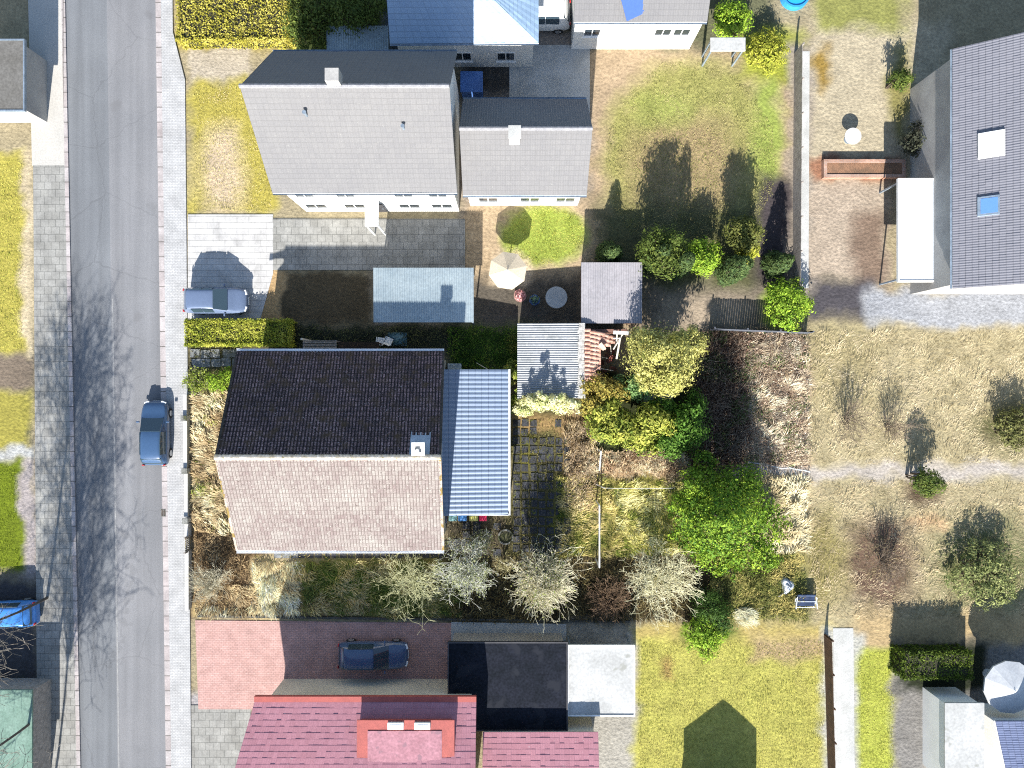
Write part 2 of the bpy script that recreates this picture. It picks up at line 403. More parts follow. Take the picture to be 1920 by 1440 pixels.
# ------------------------------------------------------------------ grass blades
def blades(name, regions, mat=None, parent=None, holes=(), z0=0.0):
    """regions: dicts poly, n (per m2), len, wid, tilt (deg from ground), dir (deg, None = random), spread, cols, seed"""
    V = []; C = []
    for r in regions:
        poly = r['poly']; xs = [p[0] for p in poly]; ys = [p[1] for p in poly]
        area = (max(xs)-min(xs))*(max(ys)-min(ys))/S/S
        n = int(area*r['n'])
        if n <= 0: continue
        px = rng.uniform(min(xs), max(xs), n); py = rng.uniform(min(ys), max(ys), n)
        wob = (fbm(px/30, py/30, 5)-.5)*r.get('ragged', 26)
        k = poly_sd(px, py, poly) + wob < 0
        for hpoly in holes: k &= ~in_poly(px, py, hpoly)
        if r.get('patchy'):
            k &= fbm(px/22, py/22, r.get('seed', 3)) > r['patchy']*rng.uniform(.6, 1.3, n)
        px, py = px[k], py[k]; n = len(px)
        if n == 0: continue
        x = (px-960)/S; y = (720-py)/S
        sd = r.get('seed', 3)
        if r.get('dir') is None: ang = rng.uniform(0, 2*np.pi, n)
        else: ang = np.radians(r['dir']) + (fbm(x/1.1, y/1.1, sd+9, 2)-.5)*2*np.radians(r.get('swirl', 150)) + rng.normal(0, np.radians(r.get('spread', 22)), n)
        clump = fbm(x/.55, y/.55, sd+2, 2)
        tl = np.radians(np.clip(r['tilt'] + (clump-.5)*60 + rng.normal(0, 12, n), 4, 88))
        L = r['len']*rng.uniform(.5, 1.25, n)*(.6+.8*clump)
        w = r['wid']*rng.uniform(.6, 1.4, n)
        ca, sa = np.cos(ang), np.sin(ang)
        hx, hy, hz = ca*np.cos(tl)*L, sa*np.cos(tl)*L, np.sin(tl)*L
        bz = z0 + np.clip(clump-.42, 0, 1)*r.get('mound', .25)
        p0 = np.stack([x-sa*w/2, y+ca*w/2, bz], 1); p1 = np.stack([x+sa*w/2, y-ca*w/2, bz], 1)
        mx, my, mz = x+hx*.55, y+hy*.55, bz+hz*.72
        p2 = np.stack([mx+sa*w*.4, my-ca*w*.4, mz], 1); p3 = np.stack([mx-sa*w*.4, my+ca*w*.4, mz], 1)
        p4 = np.stack([x+hx, y+hy, bz+hz*(1-.35*np.cos(tl))], 1)
        V.append(np.stack([p0, p1, p2, p3, p4], 1).reshape(-1, 3))
        cols = np.array(r['cols']); m = len(cols)
        t = np.clip(fbm(x/.8, y/.8, sd+31, 3)*1.9-.45 + rng.normal(0, .2, n), 0, .999)*(m-1)
        i = np.clip(np.floor(t).astype(int), 0, m-2) if m > 1 else np.zeros(n, int); f = (t-i)[:, None]
        c = cols[i]*(1-f)+cols[np.minimum(i+1, m-1)]*f
        c = np.minimum(c*rng.uniform(.75, 1.25, (n, 1))*r.get('k', BLADE_K), .8)
        C.append(np.repeat(c, 5, axis=0))
    V = np.concatenate(V); C = np.concatenate(C); n = len(V)//5
    b = (np.arange(n)*5)[:, None]
    F = np.concatenate([b+[0, 1, 2], b+[0, 2, 3], b+[3, 2, 4]])
    me = np_mesh(name, V, F, C, smooth=True)
    return link_mesh(name, me, mat or M['blade'], parent)

# ------------------------------------------------------------------ leaves
def leaf_mesh(name, centers, normals, size, aspect, cols, parent, mat=None):
    n = len(centers); nn = normals/np.linalg.norm(normals, axis=1, keepdims=True)
    a = rng.normal(size=(n, 3)); t = a-(a*nn).sum(1, keepdims=True)*nn; t /= np.linalg.norm(t, axis=1, keepdims=True)+1e-9
    b = np.cross(nn, t); s = (size*np.exp(rng.normal(-.08, .38, n)).clip(.35, 1.9))[:, None]
    v = np.stack([centers-t*s, centers+b*s*aspect+nn*s*.12, centers+t*s, centers-b*s*aspect+nn*s*.12], 1).reshape(-1, 3)
    f = (np.arange(n)*4)[:, None]+np.arange(4)
    return link_mesh(name, np_mesh(name, v, f, np.repeat(np.minimum(cols*np.array(LEAF_K), .8), 4, axis=0)), mat or M['leaf'], parent)

def lobe_leaves(lobes, n, clumps=26, clump_r=.22, inner=.25, up=.35):
    """lobes: (centre Vector, rx, ry, rz). returns positions, normals, clump tone"""
    tot = sum(l[1]*l[2]+l[1]*l[3] for l in lobes); Cn, N, T = [], [], []
    for (c, rx, ry, rz) in lobes:
        k = int(n*(rx*ry+rx*rz)/tot); K = max(6, int(clumps*(rx*ry+rx*rz)/tot*len(lobes)**.5))
        u = rng.normal(size=(K, 3)); u[:, 2] = np.abs(u[:, 2])*rng.choice([1, 1, 1, -.5], K); u /= np.linalg.norm(u, axis=1, keepdims=True)
        rad = rng.uniform(1-inner, 1.06, K)[:, None]
        cc = u*rad*np.array([rx, ry, rz]); ct = rng.uniform(0, 1, K)
        ix = rng.integers(0, K, k); R = min(rx, ry, rz)*clump_r*3
        off = rng.normal(size=(k, 3)); off /= np.linalg.norm(off, axis=1, keepdims=True); off *= (rng.uniform(0, 1, k)**.5)[:, None]*np.array([R, R, R*.62])
        Cn.append(np.array(c)+cc[ix]+off)
        N.append(u[ix]*.7+off/R*.75+rng.normal(0, .36, (k, 3))+np.array([0, 0, up])); T.append(ct[ix])
    return np.concatenate(Cn), np.concatenate(N), np.concatenate(T)

def tone(cols, t):
    cols = np.array(cols); m = len(cols); t = np.clip(t, 0, .999)*(m-1)
    i = np.minimum(np.floor(t).astype(int), max(m-2, 0)); f = (t-i)[:, None]
    return cols[i]*(1-f)+cols[np.minimum(i+1, m-1)]*f

def tubes_mesh(name, segs, cols, parent, k=4, mat=None):
    """segs array (n,8): p0 p1 r0 r1"""
    s = np.asarray(segs, float); p0, p1, r0, r1 = s[:, :3], s[:, 3:6], s[:, 6:7], s[:, 7:8]
    ax = p1-p0; ax /= np.linalg.norm(ax, axis=1, keepdims=True)+1e-9
    ref = np.where(np.abs(ax[:, 2:3]) < .9, np.array([[0, 0, 1.]]), np.array([[1., 0, 0]]))
    u = np.cross(ax, ref); u /= np.linalg.norm(u, axis=1, keepdims=True)+1e-9; w = np.cross(ax, u)
    vs = []
    for p, r in ((p0, r0), (p1, r1)):
        for i in range(k):
            a = 2*math.pi*i/k; vs.append(p+(u*math.cos(a)+w*math.sin(a))*r)
    V = np.stack(vs, 1).reshape(-1, 3); n = len(s); b = (np.arange(n)*2*k)[:, None]
    F = np.concatenate([b+[i, (i+1) % k, k+(i+1) % k, k+i] for i in range(k)])
    return link_mesh(name, np_mesh(name, V, F, np.repeat(cols, 2*k, axis=0), smooth=True), mat or M['twig'], parent)

def grow(p, d, L, r, depth, out, kids=(2, 4), spread=.55, droop=0.0, up=.1, seg=3, shrink=.68, rmin=.009, wig=.18):
    """one recursive branch; out collects segments (…, depth)"""
    q = np.array(p, float); dd = np.array(d, float); dd /= np.linalg.norm(dd)
    for i in range(seg):
        nd = dd+rng.normal(0, wig, 3)+np.array([0, 0, up-droop*i/seg]); nd /= np.linalg.norm(nd)
        nq = q+nd*L/seg; r1 = max(rmin*.8, r*(1-.45/seg))
        out.append([*q, *nq, max(r, rmin), r1, depth]); q, dd, r = nq, nd, r1
        if depth > 0 and i >= seg//3:
            for _ in range(rng.integers(kids[0], kids[1]+1) if i == seg-1 else rng.integers(0, 2)+(1 if seg > 3 else 0)):
                s = rng.normal(0, spread, 3)
                grow(q, dd+s, L*shrink*rng.uniform(.7, 1.15), r*.62, depth-1, out, kids, spread, droop, up, max(2, seg-1), shrink, rmin, wig)

def bare_shrub(name, label, cat, px, py, stems, height, reach, cols, depth=2, rmin=.011, group=None, r0=.03, droop=.05, spread=.42, kids=(2, 3), trunk_h=0.0, lean=(0, 0), leaves=0, leafcols=None, r_in=.25, up=.12, shrink=.62):
    loc = P(px, py); t = thing(name, label, cat, loc, group)
    out = []; base = []
    top = np.array(loc)
    if trunk_h:
        tr = []; q = np.array(loc, float)
        for i in range(4):
            nq = q+np.array([rng.normal(0, .05)+lean[0]*trunk_h/4, rng.normal(0, .05)+lean[1]*trunk_h/4, trunk_h/4]); r = r0*(3.2-.4*i)
            tr.append([*q, *nq, r, r*.88]); q = nq
        top = q
        c = np.array([cols[0]]*len(tr))*rng.uniform(.55, .75, (len(tr), 1)); tubes_mesh("trunk", tr, c, t, 7)
    for i in range(stems):
        a = 2*math.pi*i/stems+rng.uniform(-.35, .35); e = rng.uniform(.25, 1.0)
        dd = np.array([math.cos(a)*e*reach+lean[0], math.sin(a)*e*reach+lean[1], height*rng.uniform(.75, 1.05)])
        p = top+(np.array([math.cos(a)*r_in*rng.uniform(0, 1), math.sin(a)*r_in*rng.uniform(0, 1), 0]) if not trunk_h else np.array([0, 0, -rng.uniform(0, .3)]))
        grow(p, dd, np.linalg.norm(dd)*.62, r0*rng.uniform(.7, 1.2), depth, out, kids, spread, droop, up, 4, shrink, rmin)
    o = np.array(out); n = len(o)
    cc = np.array(cols); tcol = tone(cols, rng.uniform(0, 1, n)*.5+.5*(1-o[:, 8]/max(1, depth)))*rng.uniform(.8, 1.2, (n, 1))
    main = o[:, 8] == depth
    if main.any(): tubes_mesh("limb" if trunk_h else "stem", o[main][:, :8], tcol[main]*.8, t, 5)
    tubes_mesh("twigs", o[~main][:, :8], tcol[~main], t, 3)
    if leaves:
        idx = rng.choice(np.where(~main)[0], leaves); ce = o[idx, 3:6]+rng.normal(0, .06, (leaves, 3))
        leaf_mesh("foliage", ce, rng.normal(0, .5, (leaves, 3))+[0, 0, .6], .05, .6, tone(leafcols, rng.uniform(0, 1, leaves))*rng.uniform(.8, 1.2, (leaves, 1)), t)
    return t

def leafy(name, label, cat, lobes_px, cols, n, leaf=.09, aspect=.55, group=None, trunk=None, clumps=40, clump_r=.22, inner=.25, twist=.25, up=.35, grad=None, part="foliage", filler=True):
    """lobes_px: (px,py,z,rx,ry,rz) centre seen in the photo at height z; trunk = (radius) under the first lobe"""
    lobes = [(P(a, b, z), rx, ry, rz) for a, b, z, rx, ry, rz in lobes_px]
    c0 = sum((l[0]*(l[1]*l[2]) for l in lobes), Vector())/sum(l[1]*l[2] for l in lobes)
    t = thing(name, label, cat, (c0.x, c0.y, 0), group)
    pos, nor, ton = lobe_leaves(lobes, n, clumps, clump_r, inner, up)
    k = pos[:, 2] > .03; pos, nor, ton = pos[k], nor[k], ton[k]
    tt = ton*.65+.35*rng.uniform(0, 1, len(ton))+rng.normal(0, twist*.3, len(ton))
    if grad is not None: tt = tt + grad(pos)
    leaf_mesh(part, pos, nor, leaf, aspect, tone(cols, tt)*rng.uniform(.65, 1.35, (len(tt), 1)), t)
    segs = []; r = trunk or .05
    for (c, rx, ry, rz) in lobes:
        nst = 3 if trunk is None else 1
        for i in range(nst):
            b = np.array([c0.x+(c.x-c0.x)*(.8 if trunk is None else .08)+rng.normal(0, .12*(nst > 1)), c0.y+(c.y-c0.y)*(.8 if trunk is None else .08)+rng.normal(0, .12*(nst > 1)), 0])
            e = np.array([c.x+rng.normal(0, rx*.25), c.y+rng.normal(0, ry*.25), max(.3, c.z+rz*.25)]); m = (b+e)/2+rng.normal(0, .08, 3)
            segs += [[*b, *m, r, r*.75], [*m, *e, r*.75, r*.35]]
            for j in range(7 if trunk else 3):
                u = rng.normal(size=3); u[2] = abs(u[2])*.6; u /= np.linalg.norm(u); q = m+(e-m)*rng.uniform(0, 1)
                segs.append([*q, *(np.array(c)+u*np.array([rx, ry, rz])*.85), r*.35, r*.1])
    tubes_mesh("trunk" if trunk else "stems", segs, np.array([[.07, .055, .04]])*rng.uniform(.7, 1.3, (len(segs), 1)), t, 6)
    return t

# ------------------------------------------------------------------ roofs
def roof_plane(name, e0, e1, r1, r0, mat, parent, tile_w=.3, tile_h=.34, amp=.018, step=.022, sub=4, thick=.09, rolls=2, seg_rows=True):
    """tiled slope: eave edge e0->e1, ridge edge r0->r1 (Vectors). real waves and steps, closed below"""
    e0, e1, r0, r1 = (Vector(v) for v in (e0, e1, r0, r1))
    Lu = max((e1-e0).length, (r1-r0).length); Lv = ((r0-e0).length+(r1-e1).length)/2
    nrm = (e1-e0).cross(r0-e0).normalized()
    if nrm.z < 0: nrm = -nrm
    nu = max(1, round(Lu/tile_w)); nv = max(1, round(Lv/tile_h)); cu = nu*rolls*sub
    us = np.linspace(0, 1, cu+1); rows = []
    for j in range(nv): rows += [(j/nv, 1.0, j+.001), ((j+1)/nv-1e-4, 0.0, j+.999)]
    wave = amp*(np.abs(np.sin(np.linspace(0, 1, cu+1)*nu*rolls*np.pi))**1.5)
    E0, E1, R0, R1, NN = (np.array(v) for v in (e0, e1, r0, r1, nrm))
    jit = rng.normal(0, .0045, (nv, nu)); colid = np.minimum((us*nu-1e-6).astype(int).clip(0), nu-1)
    sagp = rng.uniform(0, 6, 4)
    V, UV = [], []
    for v, hh, vt in rows:
        sag = .022*np.sin(us*5+sagp[0])*math.sin(v*3+sagp[1])+.012*np.sin(us*13+sagp[2]+v*4)
        a = E0*(1-v)+R0*v; b = E1*(1-v)+R1*v
        base = a[None]*(1-us[:, None])+b[None]*us[:, None]
        V.append(base+NN[None]*(wave+hh*step+jit[min(int(vt), nv-1)][colid]+sag)[:, None]); UV.append(np.stack([us*nu, np.full(cu+1, vt)], 1))
    nr = len(rows); w = cu+1
    i, j = np.meshgrid(np.arange(cu), np.arange(nr-1)); q = (j*w+i).ravel()[:, None]
    F = q+[0, 1, w+1, w]
    flip = ((e1-e0).cross(r0-e0)).z < 0
    V = np.concatenate(V); UV = np.concatenate(UV); nb = len(V)
    low = [tuple(np.array(p)-NN*thick) for p in (e0, e1, r1, r0)]; topc = [0, cu, (nr-1)*w+cu, (nr-1)*w]
    V = np.concatenate([V, np.array(low), V[topc]]); UV = np.concatenate([UV, np.full((8, 2), .5)])
    F = np.concatenate([F, np.array([[nb, nb+3, nb+2, nb+1], [nb, nb+1, nb+5, nb+4], [nb+1, nb+2, nb+6, nb+5], [nb+2, nb+3, nb+7, nb+6], [nb+3, nb, nb+4, nb+7]])])
    if flip: F = F[:, ::-1]
    return link_mesh(name, np_mesh(name, V, F, None, UV), mat, parent)

def ridge_caps(parent, p0, p1, mat, r=.13, n=None, name="ridge_tile"):
    p0, p1 = Vector(p0), Vector(p1); L = (p1-p0).length; n = n or max(3, int(L/.4)); mb = MB()
    for i in range(n):
        a = p0.lerp(p1, i/n); b = p0.lerp(p1, (i+1.06)/n if i < n-1 else 1.0)
        mb.tube(a, b, r*1.06, r*.94, 8)
    return mb.build(name, mat, parent)

def gutter(parent, p0, p1, mat, r=.065):
    mb = MB(); p0, p1 = Vector(p0), Vector(p1); ax = (p1-p0).normalized(); side = ax.cross(Vector((0, 0, 1)))
    n = 7; vs = []
    for p in (p0, p1):
        for rr in (r, r*.86):
            vs += [p+side*math.cos(math.pi+math.pi*i/(n-1))*rr+Vector((0, 0, 1))*math.sin(math.pi+math.pi*i/(n-1))*rr for i in range(n)]
    fs = []
    for i in range(n-1):
        fs += [(i, i+1, 2*n+i+1, 2*n+i), (n+i+1, n+i, 3*n+i, 3*n+i+1)]
    fs += [(0, 2*n, 3*n, n), (n-1, 2*n-1, 4*n-1, 3*n-1)]
    for k in (0, 2*n): fs += [(k+i+1, k+i, k+n+i, k+n+i+1) for i in range(n-1)]
    mb.add(vs, fs)
    return mb.build("gutter", mat, parent)

def window(parent, c, w, h, axis, sgn, frame_mat='white_trim', name="window"):
    """window set into a wall face at c; axis 'x' or 'y' = wall normal, sgn direction"""
    f = MB(); g = MB(); t = .07; dpt = .05
    def bx(mb, a0, z0, a1, z1, d0, d1):
        lo, hi = min(d0, d1), max(d0, d1)
        if axis == 'y': mb.box(c[0]+a0, c[1]+lo, c[2]+z0, c[0]+a1, c[1]+hi, c[2]+z1)
        else: mb.box(c[0]+lo, c[1]+a0, c[2]+z0, c[0]+hi, c[1]+a1, c[2]+z1)
    d0, d1 = -.02*sgn, dpt*sgn
    bx(f, -w/2, -h/2, -w/2+t, h/2, d0, d1); bx(f, w/2-t, -h/2, w/2, h/2, d0, d1)
    bx(f, -w/2+t, -h/2, w/2-t, -h/2+t, d0, d1); bx(f, -w/2+t, h/2-t, w/2-t, h/2, d0, d1)
    bx(f, -.03, -h/2+t, .03, h/2-t, d0, d1)
    bx(f, -w/2-.06, -h/2-.05, w/2+.06, -h/2-.003, d0, .14*sgn)
    fo = f.build(name, M[frame_mat], parent)
    bx(g, -w/2+t, -h/2+t, w/2-t, h/2-t, -.01*sgn, .02*sgn)
    g.build("pane", M['glass'], fo)
    return fo

def door(parent, c, w, h, axis, sgn, mat):
    m = MB()
    if axis == 'y': m.box(c[0]-w/2, c[1]-.03, c[2], c[0]+w/2, c[1]+.05*sgn if sgn > 0 else c[1]+.03, c[2]+h) if sgn > 0 else m.box(c[0]-w/2, c[1]-.05, c[2], c[0]+w/2, c[1]+.03, c[2]+h)
    else: m.box(min(c[0]-.03*sgn, c[0]+.05*sgn), c[1]-w/2, c[2], max(c[0]-.03*sgn, c[0]+.05*sgn), c[1]+w/2, c[2]+h)
    o = m.build("door", mat, parent)
    k = MB()
    if axis == 'y': k.tube((c[0]+w*.38, c[1]+.05*sgn, c[2]+1.03), (c[0]+w*.38, c[1]+.12*sgn, c[2]+1.03), .03)
    else: k.tube((c[0]+.05*sgn, c[1]+w*.38, c[2]+1.03), (c[0]+.12*sgn, c[1]+w*.38, c[2]+1.03), .03)
    k.build("handle", M['zinc'], o)
    return o

def gable_walls(parent, x0, y0, x1, y1, ze, zr, axis, mat, ridge=None, drop=.12):
    """closed house body with gables; ridge along axis"""
    mb = MB(); ze -= drop; zr -= drop
    if axis == 'x':
        ym = ridge if ridge is not None else (y0+y1)/2
        sec = [(y0, 0), (y1, 0), (y1, ze), (ym, zr), (y0, ze)]
        vs = [(x0, a, b) for a, b in sec]+[(x1, a, b) for a, b in sec]
    else:
        xm = ridge if ridge is not None else (x0+x1)/2
        sec = [(x0, 0), (x1, 0), (x1, ze), (xm, zr), (x0, ze)]
        vs = [(a, y0, b) for a, b in sec]+[(a, y1, b) for a, b in sec]
    mb.add(vs, [(4, 3, 2, 1, 0), (5, 6, 7, 8, 9)]+[(i, (i+1) % 5, 5+(i+1) % 5, 5+i) for i in range(5)])
    o = mb.build("wall", mat, parent)
    b = bmesh.new(); b.from_mesh(o.data); bmesh.ops.recalc_face_normals(b, faces=b.faces); b.to_mesh(o.data); b.free()
    return o

# ------------------------------------------------------------------ cars
def car(name, label, loc, rz, L, W, Hh, body, van=False, group=None):
    """car pointing along local +y; lofted body with separate glass, wheels, lamps, mirrors"""
    t = thing(name, label, "car", loc, group, rz)
    hl = L/2
    # stations: y, half width at sill, half width at shoulder, shoulder z, roof half width, roof z
    st = [(-hl, .70, .74, .62, .66, .66), (-hl+.06, .82, .90, .78, .80, .86), (-hl+.35, .9, .97, .90, .84, .98), (-hl+.75, .93, 1.0, .93, .74, 1.0),
          (-hl*.28, .95, 1.0, .93, .74, 1.0), (hl*.06, .95, 1.0, .92, .76, 1.0), (hl*.48, .95, 1.0, .90, .86, .9), (hl*.66, .94, .98, .82, .86, .84), (hl-.32, .90, .93, .74, .80, .77), (hl-.06, .78, .80, .62, .66, .68), (hl, .62, .66, .52, .54, .56)]
    cab = {0: .66, 1: .80, 2: (1.30 if not van else 1.42), 3: 1.44, 4: 1.46, 5: 1.42, 6: .98, 7: .90, 8: .83, 9: .68, 10: .56}
    if van: cab[6] = 1.12
    k = Hh/1.46; ws = W/2
    vs, fs = [], []
    for i, (y, a, b, sz, rw, _) in enumerate(st):
        rz_ = cab[i]*k; sz = min(sz, cab[i]*.98)*k; mid = (sz+.25)/2
        half = [(a*.93, .22), (a, .32), (b, mid), (b*.985, sz*.97), (rw*1.02 if rz_-sz < .1 else (b*.93), sz), (rw, rz_-.045*k if rz_-sz > .1 else rz_-.012), (rw*.72, rz_)]
        prof = [(-x*ws, z) for x, z in half]+[(x*ws, z) for x, z in reversed(half)]
        vs += [(x, y, z) for x, z in prof]
    n = 14
    for i in range(len(st)-1):
        for j in range(n):
            fs.append((i*n+j, i*n+(j+1) % n, (i+1)*n+(j+1) % n, (i+1)*n+j))
    fs += [tuple(range(n)), tuple(range((len(st)-1)*n+n-1, (len(st)-1)*n-1, -1))]
    me = bpy.data.meshes.new("body"); me.from_pydata(vs, [], fs); me.update()
    bm = bmesh.new(); bm.from_mesh(me); bmesh.ops.recalc_face_normals(bm, faces=bm.faces); bm.to_mesh(me); bm.free()
    o = link_mesh("body", me, body, t, False)
    for p in me.polygons: p.use_smooth = True
    sm = o.modifiers.new("subsurf", 'SUBSURF'); sm.levels = 2; sm.render_levels = 2
    def zz(i, j): return Vector(vs[i*n+j])
    def quadpart(name, pts, off, mat=M['car_glass']):
        c = sum(pts, Vector())/len(pts); nr = (pts[1]-pts[0]).cross(pts[2]-pts[0]).normalized()
        out = Vector((c.x, 0, c.z-.6)) if abs(c.x) > .4*ws else Vector((0, c.y, 1.2))
        if nr.dot(out) < 0: pts = pts[::-1]; nr = -nr
        m = MB(); q = [c+(p-c)*.95+nr*off for p in pts]; m.add(q+[p-nr*.05 for p in q], [tuple(range(len(q))), tuple(range(2*len(q)-1, len(q)-1, -1))]+[(i, len(q)+i, len(q)+(i+1) % len(q), (i+1) % len(q)) for i in range(len(q))])
        x = m.build(name, mat, None); x.parent = t
        return x
    # windscreen between stations 5 and 6, rear window 2-3 (hatch), side windows
    quadpart("windscreen", [zz(6, 5), zz(6, 8), zz(5, 8), zz(5, 5)], .07 if van else .035)
    quadpart("rear_window", [zz(1, 5).lerp(zz(2, 5), .25), zz(1, 8).lerp(zz(2, 8), .25), zz(3, 8).lerp(zz(2, 8), .6), zz(3, 5).lerp(zz(2, 5), .6)], .035)
    for s in (0, 1):
        f = (lambda i, j: zz(i, j) if s == 0 else zz(i, 13-j))
        quadpart("side_window", [f(3, 4), f(4, 4), f(4, 5), f(3, 5)], .012)
        quadpart("side_window", [f(4, 4), f(5, 4), f(5, 5), f(4, 5)], .012)
    for sx in (-1, 1):
        for y in (hl-.82, -hl+.78):
            m = MB(); m.tube((sx*(ws-.2), y, .32), (sx*(ws-.01), y, .32), .32, n=20); w = m.build("wheel", M['tyre'], None); w.parent = t
            m = MB(); m.tube((sx*(ws-.03), y, .32), (sx*(ws+.005), y, .32), .2, n=14); r = m.build("rim", M['rim'], None); r.parent = w
        m = MB(); m.obox((sx*.62*ws, hl-.1, .62*k), .34, .16, .12, sx*-.35); h = m.build("headlight", M['lamp_white'], None, .03); h.parent = t
        m = MB(); m.obox((sx*.78*ws, -hl+.04, .8*k), .16, .08, .22, sx*.2); h = m.build("tail_light", M['lamp_red'], None, .02); h.parent = t
        m = MB(); m.obox((sx*(ws+.09), hl*.36, .98*k), .2, .1, .14); h = m.build("wing_mirror", body, None, .03); h.parent = t
    m = MB(); m.box(-.26, hl-.01, .36, .26, hl+.02, .47); h = m.build("number_plate", M['white_trim'], None); h.parent = t
    return t
# ------------------------------------------------------------------ the ground (one sheet, soil / turf colours, some shade painted in)
gx = np.concatenate([[-900, -300, -110, -60], np.linspace(-42, 42, 430), [60, 110, 300, 900]])
gy = np.concatenate([[-900, -300, -90, -50], np.linspace(-33, 33, 340), [50, 90, 300, 900]])
GX, GY = np.meshgrid(gx, gy); PX = GX*S+960; PY = 720-GY*S
wx = PX+(fbm(PX/38, PY/38, 1)-.5)*34+(fbm(PX/11, PY/11, 4)-.5)*12
wy = PY+(fbm(PX/38, PY/38, 2)-.5)*34+(fbm(PX/11, PY/11, 6)-.5)*12
gc = np.zeros(GX.shape+(3,)); gc[:] = A(182, 168, 135)
def patch(poly, col, soft=10, amt=1.0, straight=False):
    sd = poly_sd(PX if straight else wx, PY if straight else wy, poly)
    f = np.clip(.5-sd/(2*soft), 0, 1)*amt
    gc[:] = gc*(1-f[..., None])+np.array(A(*col))*f[..., None]
STRAW, DRY, BROWN, OLIVE, GREEN, LAWN, SOIL, DARKG = (205,185,135), (175,150,105), (120,90,60), (110,110,55), (95,120,40), (188,186,78), (95,80,65), (62,66,40)
